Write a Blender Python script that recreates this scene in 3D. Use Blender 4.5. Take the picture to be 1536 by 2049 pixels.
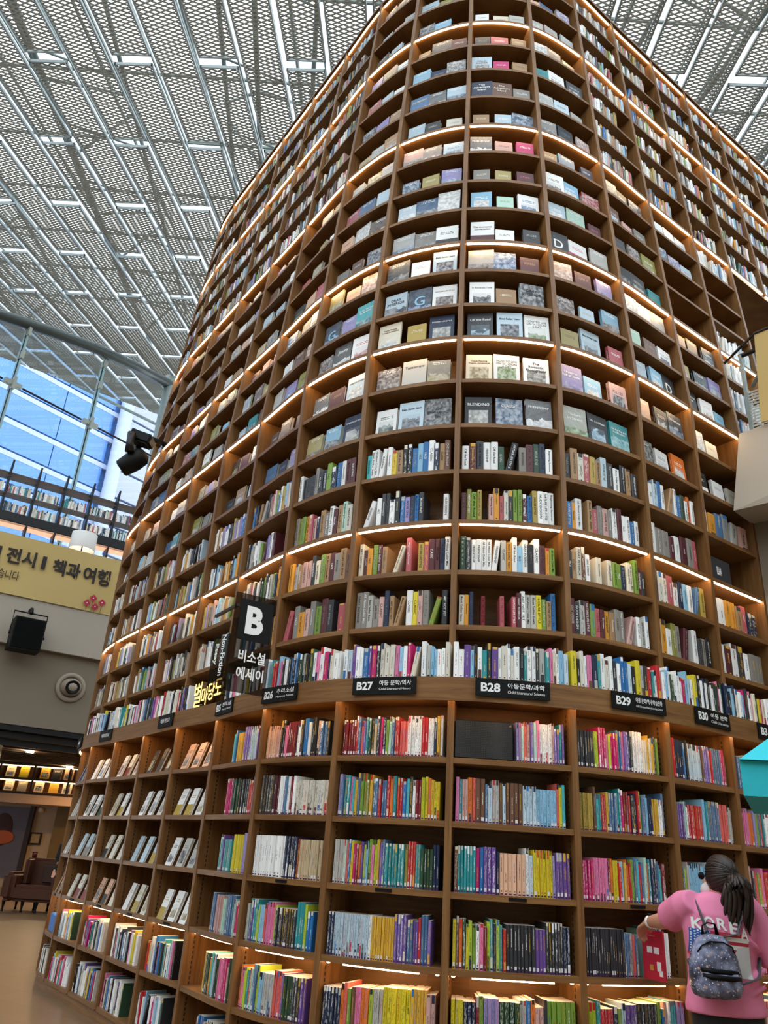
import bpy, bmesh, math, random
import numpy as np
from mathutils import Vector, Matrix
from mathutils.bvhtree import BVHTree

for o in list(bpy.data.objects): bpy.data.objects.remove(o)
SC = bpy.context.scene
COL = SC.collection
rnd = random.Random(7)

# ------------------------------------------------------------------ camera
S, EYE = 1.08, 1.36 * 1.08
FPX, PITCH, ROLL = 1548.6, math.radians(24.169), math.radians(3.786)
F_ = Vector((0, math.cos(PITCH), math.sin(PITCH)))
R0_ = Vector((1, 0, 0)); U0_ = Vector((0, -math.sin(PITCH), math.cos(PITCH)))
R_ = R0_ * math.cos(ROLL) + U0_ * math.sin(ROLL)
UP_ = U0_ * math.cos(ROLL) - R0_ * math.sin(ROLL)
CAMP = Vector((0, 0, EYE))
cd = bpy.data.cameras.new('camera'); cam = bpy.data.objects.new('camera', cd); COL.objects.link(cam)
cd.sensor_fit = 'VERTICAL'; cd.sensor_height = 24.0; cd.lens = FPX / 2049 * 24.0
cd.clip_start = 0.05; cd.clip_end = 300
m = Matrix.Identity(4)
for i in range(3):
    m[i][0], m[i][1], m[i][2], m[i][3] = R_[i], UP_[i], -F_[i], CAMP[i]
cam.matrix_world = m
SC.camera = cam

# ------------------------------------------------------------------ light of the place
world = bpy.data.worlds.new('sky'); SC.world = world; world.use_nodes = True
bg = world.node_tree.nodes['Background']
bg.inputs[0].default_value = (0.82, 0.92, 1.0, 1); bg.inputs[1].default_value = 2.4
SC.view_settings.view_transform = 'Standard'; SC.view_settings.look = 'None'
SC.view_settings.gamma = 1.0; SC.view_settings.use_curve_mapping = False
SC.view_settings.exposure = 0.35
LED_STRENGTH = 24.0

# ------------------------------------------------------------------ helpers
def ray(u, v): return F_ + R_ * ((u - 768) / FPX) - UP_ * ((v - 1024.5) / FPX)
def at_y(u, v, Y): d = ray(u, v); return CAMP + d * (Y / d.y)
def at_z(u, v, Z): d = ray(u, v); return CAMP + d * ((Z - EYE) / d.z)
def at_plane(u, v, p0, n):
    d = ray(u, v); return CAMP + d * ((Vector(p0) - CAMP).dot(n) / d.dot(n))
def pix(P):
    q = Vector(P) - CAMP; y = q.dot(F_)
    return (768 + FPX * q.dot(R_) / y, 1024.5 - FPX * q.dot(UP_) / y, y)

def lin(c):
    if isinstance(c, str):
        c = tuple(int(c[i:i + 2], 16) / 255 for i in (0, 2, 4))
    return tuple((x / 12.92 if x <= 0.04045 else ((x + 0.055) / 1.055) ** 2.4) for x in c[:3])

def new_mat(name):
    mt = bpy.data.materials.new(name); mt.use_nodes = True
    nt = mt.node_tree; return mt, nt, nt.nodes['Principled BSDF']
def nd(nt, kind, **kw):
    n = nt.nodes.new(kind)
    for k, v in kw.items():
        if k.startswith('i'): n.inputs[int(k[1:])].default_value = v
        else: setattr(n, k, v)
    return n
def mth(nt, op, a, b=None, c=None):
    n = nt.nodes.new('ShaderNodeMath'); n.operation = op
    for i, x in enumerate((a, b, c)):
        if x is None: continue
        if isinstance(x, (int, float)): n.inputs[i].default_value = x
        else: nt.links.new(x, n.inputs[i])
    return n.outputs[0]
def mixc(nt, f, a, b, mode='MIX'):
    n = nt.nodes.new('ShaderNodeMix'); n.data_type = 'RGBA'; n.blend_type = mode
    for s, x in ((n.inputs[0], f), (n.inputs[6], a), (n.inputs[7], b)):
        if isinstance(x, (int, float)): s.default_value = x
        elif isinstance(x, tuple): s.default_value = (x[0], x[1], x[2], 1)
        else: nt.links.new(x, s)
    return n.outputs[2]

def plain(name, col, rough=0.5, metal=0.0, var=0.06, scale=8.0, bump=0.0, spec=0.5):
    mt, nt, b = new_mat(name); c = lin(col)
    tc = nd(nt, 'ShaderNodeTexCoord'); nz = nd(nt, 'ShaderNodeTexNoise')
    nz.inputs['Scale'].default_value = scale; nz.inputs['Detail'].default_value = 4
    nt.links.new(tc.outputs['Object'], nz.inputs['Vector'])
    lo = tuple(max(0, x * (1 - var)) for x in c); hi = tuple(min(1, x * (1 + var)) for x in c)
    nt.links.new(mixc(nt, nz.outputs['Fac'], lo, hi), b.inputs['Base Color'])
    b.inputs['Roughness'].default_value = rough; b.inputs['Metallic'].default_value = metal
    b.inputs['Specular IOR Level'].default_value = spec
    if bump:
        bp = nd(nt, 'ShaderNodeBump'); bp.inputs['Strength'].default_value = bump; bp.inputs['Distance'].default_value = 0.01
        nt.links.new(nz.outputs['Fac'], bp.inputs['Height']); nt.links.new(bp.outputs[0], b.inputs['Normal'])
    return mt
def glow(name, col, strength):
    mt, nt, b = new_mat(name); c = lin(col) if isinstance(col, str) else col
    b.inputs['Base Color'].default_value = (*c, 1); b.inputs['Emission Color'].default_value = (*c, 1)
    b.inputs['Emission Strength'].default_value = strength
    return mt
def wood(name, stretch, a='6d4827', b_='946a3c', rough=0.45):
    mt, nt, b = new_mat(name)
    tc = nd(nt, 'ShaderNodeTexCoord'); mp = nd(nt, 'ShaderNodeMapping'); mp.inputs['Scale'].default_value = stretch
    nt.links.new(tc.outputs['Object'], mp.inputs['Vector'])
    nz = nd(nt, 'ShaderNodeTexNoise'); nz.inputs['Scale'].default_value = 1.0; nz.inputs['Detail'].default_value = 6
    nz.inputs['Roughness'].default_value = 0.6; nz.inputs['Distortion'].default_value = 0.6
    nt.links.new(mp.outputs[0], nz.inputs['Vector'])
    n2 = nd(nt, 'ShaderNodeTexNoise'); n2.inputs['Scale'].default_value = 0.7
    nt.links.new(tc.outputs['Object'], n2.inputs['Vector'])
    rp = nd(nt, 'ShaderNodeValToRGB'); rp.color_ramp.elements[0].position = 0.32; rp.color_ramp.elements[1].position = 0.68
    rp.color_ramp.elements[0].color = (*lin(a), 1); rp.color_ramp.elements[1].color = (*lin(b_), 1)
    nt.links.new(nz.outputs['Fac'], rp.inputs[0])
    d = mixc(nt, mth(nt, 'MULTIPLY', n2.outputs['Fac'], 0.35), rp.outputs[0], tuple(x * 0.75 for x in lin(a)))
    nt.links.new(d, b.inputs['Base Color']); b.inputs['Roughness'].default_value = rough
    b.inputs['Specular IOR Level'].default_value = 0.35
    bp = nd(nt, 'ShaderNodeBump'); bp.inputs['Strength'].default_value = 0.12; bp.inputs['Distance'].default_value = 0.004
    nt.links.new(nz.outputs['Fac'], bp.inputs['Height']); nt.links.new(bp.outputs[0], b.inputs['Normal'])
    return mt
def glass(name, tint, gloss=0.12, rough=0.02):
    mt = bpy.data.materials.new(name); mt.use_nodes = True; nt = mt.node_tree
    nt.nodes.remove(nt.nodes['Principled BSDF']); out = nt.nodes['Material Output']
    t = nd(nt, 'ShaderNodeBsdfTransparent'); t.inputs[0].default_value = (*tint, 1)
    g = nd(nt, 'ShaderNodeBsdfGlossy'); g.inputs['Roughness'].default_value = rough
    fr = nd(nt, 'ShaderNodeLayerWeight'); fr.inputs[0].default_value = 0.5
    mx = nd(nt, 'ShaderNodeMixShader')
    nt.links.new(mth(nt, 'ADD', mth(nt, 'MULTIPLY', mth(nt, 'POWER', fr.outputs['Facing'], 4.0), 0.6), gloss * 0.3), mx.inputs[0])
    nt.links.new(t.outputs[0], mx.inputs[1]); nt.links.new(g.outputs[0], mx.inputs[2]); nt.links.new(mx.outputs[0], out.inputs[0])
    return mt

class MB:
    def __init__(s): s.v = []; s.f = []; s.fc = []
    def add(s, vs, fs):
        n = len(s.v); s.v += [tuple(x) for x in vs]; s.f += [tuple(i + n for i in q) for q in fs]
        return s
    def hexa(s, a):  # a: 4 bottom + 4 top
        return s.add(a, [(3, 2, 1, 0), (4, 5, 6, 7), (0, 1, 5, 4), (1, 2, 6, 5), (2, 3, 7, 6), (3, 0, 4, 7)])
    def box(s, c, size, X=(1, 0, 0), Y=(0, 1, 0), Z=(0, 0, 1)):
        c, X, Y, Z = Vector(c), Vector(X) * size[0] / 2, Vector(Y) * size[1] / 2, Vector(Z) * size[2] / 2
        return s.hexa([c - X - Y - Z, c + X - Y - Z, c + X + Y - Z, c - X + Y - Z, c - X - Y + Z, c + X - Y + Z, c + X + Y + Z, c - X + Y + Z])
    def loft(s, rings, cap=True, closed=True):
        n = len(rings[0]); b = len(s.v); fs = []
        for r in rings: s.v += [tuple(p) for p in r]
        for i in range(len(rings) - 1):
            for j in range(n if closed else n - 1):
                k = (j + 1) % n
                fs.append((b + i * n + j, b + i * n + k, b + (i + 1) * n + k, b + (i + 1) * n + j))
        if cap and closed:
            fs.append(tuple(b + j for j in reversed(range(n)))); fs.append(tuple(b + (len(rings) - 1) * n + j for j in range(n)))
        s.f += fs; return s
    def tube(s, path, rad, n=10, flat=None, up=(0, 0, 1)):
        path = [Vector(p) for p in path]; rings = []
        if isinstance(rad, (int, float)): rad = [rad] * len(path)
        for i, p in enumerate(path):
            t = (path[min(i + 1, len(path) - 1)] - path[max(i - 1, 0)]).normalized()
            u = Vector(up)
            if abs(t.dot(u)) > 0.95: u = Vector((0, 1, 0)) if abs(t.y) < 0.9 else Vector((1, 0, 0))
            a = t.cross(u).normalized(); b = a.cross(t).normalized()
            r = rad[i]; ra, rb = (r if isinstance(r, tuple) else (r, r))
            rings.append([p + a * (ra * math.cos(2 * math.pi * k / n)) + b * (rb * math.sin(2 * math.pi * k / n)) for k in range(n)])
        return s.loft(rings)
    def lathe(s, c, prof, n=24, axis=(0, 0, 1), cap=True):
        ax = Vector(axis).normalized(); a = ax.orthogonal().normalized(); b = ax.cross(a); c = Vector(c)
        return s.loft([[c + ax * h + (a * math.cos(2 * math.pi * k / n) + b * math.sin(2 * math.pi * k / n)) * max(r, 1e-4) for k in range(n)] for r, h in prof], cap)
    def ell(s, c, r, n=16, m_=10, X=(1, 0, 0), Y=(0, 1, 0), Z=(0, 0, 1)):
        c = Vector(c); X, Y, Z = Vector(X), Vector(Y), Vector(Z); rings = []
        for i in range(m_ + 1):
            th = math.pi * (i / m_ * 0.98 + 0.01)
            rings.append([c + X * (r[0] * math.sin(th) * math.cos(2 * math.pi * k / n)) + Y * (r[1] * math.sin(th) * math.sin(2 * math.pi * k / n)) - Z * (r[2] * math.cos(th)) for k in range(n)])
        return s.loft(rings)
    def mesh(s, name, smooth=False):
        me = bpy.data.meshes.new(name); me.from_pydata(s.v, [], s.f); me.update()
        if smooth: me.polygons.foreach_set('use_smooth', [True] * len(me.polygons))
        return me
    def build(s, name, mt, parent=None, smooth=False):
        return obj(name, s.mesh(name, smooth), mt, parent)
def obj(name, me, mt, parent=None, mat_w=None):
    o = bpy.data.objects.new(name, me); COL.objects.link(o)
    if mt is not None and not me.materials: me.materials.append(mt)
    if parent is not None: o.parent = parent
    if mat_w is not None: o.matrix_world = mat_w
    return o
def tag(o, label, cat, group=None, kind=None):
    o['label'] = label
    if cat: o['category'] = cat
    if group: o['group'] = group
    if kind: o['kind'] = kind
    return o
def struct(o, label=None):
    o['kind'] = 'structure'
    if label: o['label'] = label
    return o
def thing(name, label, cat, loc=(0, 0, 0), group=None):
    o = bpy.data.objects.new(name, None); COL.objects.link(o); o.location = loc; o.empty_display_size = 0.1
    return tag(o, label, cat, group)
def frame(o, X, Y, Z):
    mm = Matrix.Identity(4)
    for i in range(3): mm[i][0], mm[i][1], mm[i][2], mm[i][3] = X[i], Y[i], Z[i], o[i]
    return mm
_txt = {}
def text_mesh(body, bold=0.0, depth=0.02):
    k = (body, bold, depth)
    if k not in _txt:
        cu = bpy.data.curves.new('lettering', 'FONT'); cu.body = body; cu.align_x = 'CENTER'; cu.align_y = 'CENTER'
        cu.offset = bold; cu.extrude = depth; cu.resolution_u = 3
        ob = bpy.data.objects.new('lettering', cu); COL.objects.link(ob)
        bpy.context.view_layer.update()
        _txt[k] = bpy.data.meshes.new_from_object(ob.evaluated_get(bpy.context.evaluated_depsgraph_get()))
        bpy.data.objects.remove(ob); bpy.data.curves.remove(cu)
    return _txt[k]
def fit_text(body, width, height, bold=0.0, depth=0.02):
    """a copy of the text mesh, centred, scaled to width x height (metres), thickness kept small"""
    me = text_mesh(body, bold, depth).copy(); n = len(me.vertices); co = np.empty(n * 3); me.vertices.foreach_get('co', co); co = co.reshape(-1, 3)
    lo, hi = co.min(0), co.max(0); c = (lo + hi) / 2; sz = np.maximum(hi - lo, 1e-6)
    sx = width / sz[0] if width else height / sz[1]; sy = height / sz[1] if height else sx
    co = (co - c) * np.array([sx, sy, min(sx, sy)])
    me.vertices.foreach_set('co', co.ravel()); me.update(); me.materials.clear(); return me

# ------------------------------------------------------------------ materials
M = {}
M['wood_v'] = wood('oak_vertical', (26, 26, 1.6)); M['wood_h'] = wood('oak_horizontal', (2.2, 2.2, 40))
M['wood_b'] = wood('oak_back', (3, 3, 30), '62421f', '82592e')
M['led'] = glow('led_strip', (1.0, 0.69, 0.37), LED_STRENGTH); M['led_soft'] = glow('led_strip_soft', (1.0, 0.62, 0.28), 34.0); M['led_low'] = glow('led_strip_low', (1.0, 0.66, 0.34), 38.0)
M['ledw'] = glow('led_spot', (1.0, 0.62, 0.28), 14.0)
M['black'] = plain('black_plastic', '0d0d0d', 0.55, 0, 0.06, 8, 0, 0.2); M['blackm'] = plain('black_metal', '1b1b1d', 0.4, 0.3)
M['white_ink'] = plain('white_lettering', 'f2f2f0', 0.6)
M['rail'] = plain('shelf_rail_steel', '3a3430', 0.5, 0.5)
M['panel'] = plain('expanded_metal', '8d897d', 0.55, 0.0, 0.1)
M['pframe'] = plain('panel_frame_metal', '9aa19f', 0.45, 0.4)
M['steel'] = plain('painted_steel', '8a9491', 0.5, 0.1)
M['truss'] = plain('truss_steel', '7f8a8a', 0.5, 0.2)
M['pipe'] = plain('grey_pipe_paint', '525957', 0.35, 0.2)
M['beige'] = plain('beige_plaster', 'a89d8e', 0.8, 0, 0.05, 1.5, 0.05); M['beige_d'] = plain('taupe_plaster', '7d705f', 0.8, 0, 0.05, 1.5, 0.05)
M['banner'] = plain('mustard_banner_cloth', 'c2a76a', 0.8, 0, 0.07, 0.8); M['banner_ink'] = plain('banner_print', '251a16', 0.7)
M['red_ink'] = plain('flower_print', 'b3263f', 0.7)
M['pink'] = plain('pink_cotton', 'ea86ab', 0.85, 0, 0.1, 12, 0.15)

# ================================================================== BOOKCASE CURVES
UF = {-8: (-3.494, 9.916), -7: (-3.128, 9.248), -6: (-2.656, 8.564), -5: (-2.19, 7.887), -4: (-1.713, 7.203), -3: (-1.246, 6.532),
      -2: (-0.775, 5.853), -1: (-0.211, 5.318), 0: (0.508, 5.017), 1: (1.289, 5.022), 2: (2.017, 5.356), 3: (2.653, 5.806),
      4: (3.291, 6.255), 5: (3.876, 6.664), 6: (4.50, 7.11), 7: (5.13, 7.55), 8: (5.76, 7.99), 9: (6.4, 8.43),
      -9: (-3.66, 10.66), -10: (-3.56, 11.42), -11: (-3.2, 12.1)}
KF = {-7: (-3.179, 9.324), -6: (-2.719, 8.693), -5: (-2.241, 8.02), -4: (-1.752, 7.308), -3: (-1.283, 6.675), -2: (-0.796, 5.937),
      -1: (-0.227, 5.409), 0: (0.519, 5.101), 1: (1.322, 5.128), 2: (2.03, 5.38), 3: (2.649, 5.791), 4: (3.26, 6.2), 5: (3.87, 6.6), 6: (4.48, 7.0),
      -8: (-3.50, 9.96), -9: (-3.60, 10.65), -10: (-3.45, 11.3)}
GK = 0.952 * S
zf = {'S12': 1.447, 'S11': 1.838, 'L1': 2.219, 'S23': 2.62, 'S22': 3.008, 'S21': 3.407, 'L2': 3.819, 'S32': 4.163, 'S31': 4.545, 'L3': 4.884,
      'S43': 5.292, 'S42': 5.655, 'S41': 6.055, 'L4': 6.457, 'S53': 6.88, 'S52': 7.325, 'S51': 7.746, 'L5': 8.167, 'S62': 8.62, 'S61': 9.07, 'L6': 9.521}
Z = {k: v * S + EYE for k, v in zf.items()}
LEV = sorted(Z, key=Z.get)
KZ = {'K0': 2.486, 'K1': 2.088, 'K2': 1.701, 'K3': 1.298, 'K4': 0.891, 'K5': 0.497, 'K6': 0.097}
LEDGE_TOP = 2.622; TOPZ = Z['L6'] + 0.05; ZL2 = Z['L2']; LEAN = 0.0773
DEP = 0.34; BT = 0.018; DT = 0.022

class Curve:
    def __init__(s, d, g):
        s.i0, s.i1 = min(d), max(d); s.p = [Vector((d[i][0] * g, d[i][1] * g, 0)) for i in range(s.i0, s.i1 + 1)]
    def P(s, t):
        x = min(max(t - s.i0, 0.0), len(s.p) - 1 - 1e-9); i = int(x); f = x - i
        p1, p2 = s.p[i], s.p[i + 1]; p0 = s.p[i - 1] if i > 0 else p1 * 2 - p2; p3 = s.p[i + 2] if i + 2 < len(s.p) else p2 * 2 - p1
        return 0.5 * ((2 * p1) + (p2 - p0) * f + (2 * p0 - 5 * p1 + 4 * p2 - p3) * f * f + (3 * p1 - p0 - 3 * p2 + p3) * f ** 3)
    def T(s, t): return (s.P(t + 0.02) - s.P(t - 0.02)).normalized()
    def N(s, t): a = s.T(t); return Vector((-a.y, a.x, 0))
CU, CK = Curve(UF, S), Curve(KF, GK)
def fu(t, z, ins=0.0): p = CU.P(t) + CU.N(t) * (LEAN * max(0, z - ZL2) + ins); p.z = z; return p
def fk(t, z, ins=0.0): p = CK.P(t) + CK.N(t) * ins; p.z = z; return p

def strip(fn, t0, t1, n, z0, z1, i0, i1, mb=None):
    """curved board between t0..t1, insets i0..i1, heights z0..z1"""
    mb = mb or MB(); rings = []
    for k in range(n + 1):
        t = t0 + (t1 - t0) * k / n
        rings.append([fn(t, z0, i0), fn(t, z0, i1), fn(t, z1, i1), fn(t, z1, i0)])
    return mb.loft(rings)

# ------------------------------------------------------------------ upper tower
tower = thing('bookcase_tower', 'towering curved oak bookcase rising above the signed ledge to the ceiling', 'bookcase', (0.9, 6.6, LEDGE_TOP))
def part(o, par):
    o.parent = par; o.matrix_parent_inverse = Matrix.Translation(-Vector(par.location)); return o
def sub(o, p):
    o.parent = p; o.matrix_parent_inverse = p.matrix_basis.inverted(); return o
UB0, UB1 = -10, 8      # bays
def bottom_of(i):      # right of the escalator opening the tower starts higher up
    return LEDGE_TOP if i <= 3 else (ZL2 - BT if i == 4 else Z['L4'] - BT)
for i in range(UB0, UB1 + 1):
    zb = bottom_of(i - 1)
    zs = [zb] + ([ZL2] if zb < ZL2 else []) + [TOPZ]
    T = CU.T(i); rings = []
    for z in zs:
        a, b = fu(i, z, -0.004), fu(i, z, DEP)
        rings.append([a - T * DT, a + T * DT, b + T * DT, b - T * DT])
    part(MB().loft(rings).build('divider', M['wood_v']), tower)
for i in range(UB0, UB1):
    zb = bottom_of(i); zs = [zb] + ([ZL2] if zb < ZL2 else []) + [TOPZ]; mb = MB()
    rings = []
    for z in zs:
        rings.append([fu(i + k / 6, z, DEP - 0.012) for k in range(7)] + [fu(i + k / 6, z, DEP) for k in range(6, -1, -1)])
    part(mb.loft(rings).build('back_panel', M['wood_b']), tower)
    d = 0.024
    for lv in LEV:
        z = Z[lv]
        if z < zb - 0.03: continue
        n = 6 if -3 <= i <= 2 else 3
        sh = part(strip(fu, i + d, i + 1 - d, n, z - BT, z + BT, 0.008, DEP - 0.012).build('shelf', M['wood_h']), tower)
        if lv[0] == 'L' and -9 <= i <= 7:
            sub(strip(fu, i + d + 0.02, i + 1 - d - 0.02, n, z - BT - 0.011, z - BT - 0.001, 0.010, 0.024).build('led_strip', M['led']), sh)
part(strip(fu, UB0, UB1, 60, TOPZ, TOPZ + 0.05, -0.01, DEP).build('cornice', M['wood_h']), tower)
# underside of the part that bridges the escalator opening
part(strip(fu, 5.02, 8, 12, Z['L4'] - BT - 0.06, Z['L4'] - BT - 0.03, 0.02, 1.7).build('soffit_board', M['wood_h']), tower)

# ------------------------------------------------------------------ lower bookcase
low = thing('bookcase', 'curved oak bookcase with six rows of shelves under the signed ledge', 'bookcase', (0.9, 5.9, 0))
KB0, KB1 = -9, 6
for i in range(KB0, KB1 + 1):
    T = CK.T(i); rings = []
    for z in (0.09, KZ['K0']):
        a, b = fk(i, z, 0.0), fk(i, z, DEP); rings.append([a - T * DT, a + T * DT, b + T * DT, b - T * DT])
    part(MB().loft(rings).build('divider', M['wood_v']), low)
    for sgn in (-1, 1):     # slotted steel rail let into the divider's sides
        mb = MB(); c = fk(i, 0, 0.07) + T * (sgn * (DT + 0.001)); z = 0.12
        N_ = CK.N(i)
        while z < KZ['K0'] - 0.04:
            mb.box((c.x, c.y, z), (0.003, 0.009, 0.02), T, N_); z += 0.034
        part(mb.build('shelf_rail', M['rail']), low)
for i in range(KB0, KB1):
    part(strip(fk, i, i + 1, 5, 0.09, KZ['K0'], DEP - 0.012, DEP).build('back_panel', M['wood_b']), low)
    for lv in ('K1', 'K2', 'K3', 'K4', 'K5', 'K6'):
        z = KZ[lv]; sh = part(strip(fk, i + 0.026, i + 0.974, 6, z - BT, z + BT, 0.006, DEP - 0.012).build('shelf', M['wood_h']), low)
        if lv == 'K4':
            sub(strip(fk, i + 0.2, i + 0.8, 4, z - BT - 0.012, z - BT - 0.002, 0.05, 0.066).build('led_strip', M['led_low']), sh)
            for tt in (i + 0.06, i + 0.94):
                p = fk(tt, z - BT - 0.002, 0.06)
                sub(MB().lathe(p, [(0.012, 0), (0.012, -0.006), (0.008, -0.010), (0.0, -0.010)], 10).build('spot_light', M['ledw']), sh)
        if lv == 'K3' and -2 <= i <= 2 or lv == 'K4' and i < -3:
            p = fk(i + 0.52, z, 0.002); T, N_ = CK.T(i + 0.52), CK.N(i + 0.52)
            sub(MB().box(p, (0.11, 0.006, 0.018), T, N_).build('shelf_tag', M['black']), sh)
part(strip(fk, KB0, KB1, 50, 0, 0.078, 0.015, DEP).build('plinth', M['wood_h']), low)
# ledge
ledge = thing('ledge', 'continuous oak ledge carrying black section signs between lower and upper bookcase', 'ledge', (0.9, 5.7, KZ['K0']))
mb = MB(); rings = []
for k in range(101):
    t = KB0 + (KB1 - KB0) * k / 100
    rings.append([fk(t, KZ['K0'], -0.045), fk(t, KZ['K0'], DEP + 0.3), fk(t, LEDGE_TOP, DEP + 0.3), fk(t, LEDGE_TOP, -0.045)])
part(mb.loft(rings).build('ledge_board', M['wood_h']), ledge)
for i in range(KB0, KB1):
    part(strip(fk, i + 0.03, i + 0.97, 5, KZ['K0'] - 0.0012, KZ['K0'] - 0.0006, -0.0315, -0.018).build('led_strip', M['led_soft']), ledge)
part(strip(fk, KB0, KB1, 100, KZ['K0'] - 0.022, KZ['K0'], -0.045, -0.032).build('ledge_lip', M['wood_h']), ledge)

# ================================================================== BOOKS
PAL = {  # name: sRGB
 'white': 'f4f4f2', 'cream': 'e2d8c2', 'ivory': 'd9d3c4', 'black': '1c1c1f', 'charcoal': '35363a', 'navy': '202c48', 'maroon': '56252b', 'rose': 'b85a62',
 'dusty pink': 'cfa49b', 'tan': 'a9855d', 'olive': '8c8a3f', 'green': '7a9a3c', 'amber': 'd9962f', 'grey': '8b867e', 'light grey': 'b9b7b0', 'blue': '2a6fae',
 'sky blue': '8fc0dc', 'yellow': 'd9c62c', 'dark green': '2f4a36', 'brown': '6b4a38', 'mustard': 'b39a48', 'pale blue': 'bcd0dc', 'lilac': '9a8fc0',
 'pink': 'e27ca6', 'magenta': 'c4246c', 'red': 'c02a30', 'orange': 'e0752c', 'teal': '2f8f94', 'turquoise': '4fb8bf', 'lime': 'b3c738', 'purple': '6a4a92',
 'gold': 'd6a83a', 'coral': 'e0685e', 'mint': 'b5d6c4', 'peach': 'e3b596', 'steel blue': '4c6f95', 'dark red': '7c1f28', 'beige': 'cbb592', 'khaki': 'a89a60', 'violet': '7a62ad'}
PL = {k: lin(v) for k, v in PAL.items()}
HARD = ['white'] * 6 + ['cream', 'ivory', 'ivory', 'black', 'black', 'charcoal', 'navy', 'maroon', 'rose', 'dusty pink', 'tan', 'tan', 'green', 'amber', 'grey', 'grey', 'light grey', 'light grey', 'blue', 'sky blue', 'mustard', 'brown', 'pale blue', 'dark green', 'lilac']
FACE = ['pale blue'] * 4 + ['white'] * 3 + ['light grey'] * 3 + ['charcoal'] * 2 + ['maroon', 'tan', 'dusty pink', 'peach', 'olive', 'navy', 'black', 'grey', 'sky blue', 'lilac', 'teal', 'rose', 'beige', 'steel blue', 'khaki', 'brown']
PAPER = ['white'] * 8 + ['ivory', 'ivory', 'cream', 'black', 'black', 'pink', 'sky blue', 'blue', 'red', 'yellow', 'purple', 'charcoal', 'teal', 'pale blue', 'light grey', 'magenta', 'dark green', 'navy']
KIDS = ['teal', 'turquoise', 'red', 'pink', 'magenta', 'yellow', 'lime', 'green', 'purple', 'violet', 'blue', 'sky blue', 'steel blue', 'navy', 'orange', 'coral', 'gold', 'white', 'light grey', 'pale blue', 'mint', 'dark red', 'brown', 'charcoal', 'dark green', 'peach', 'dusty pink', 'lilac']

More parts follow.
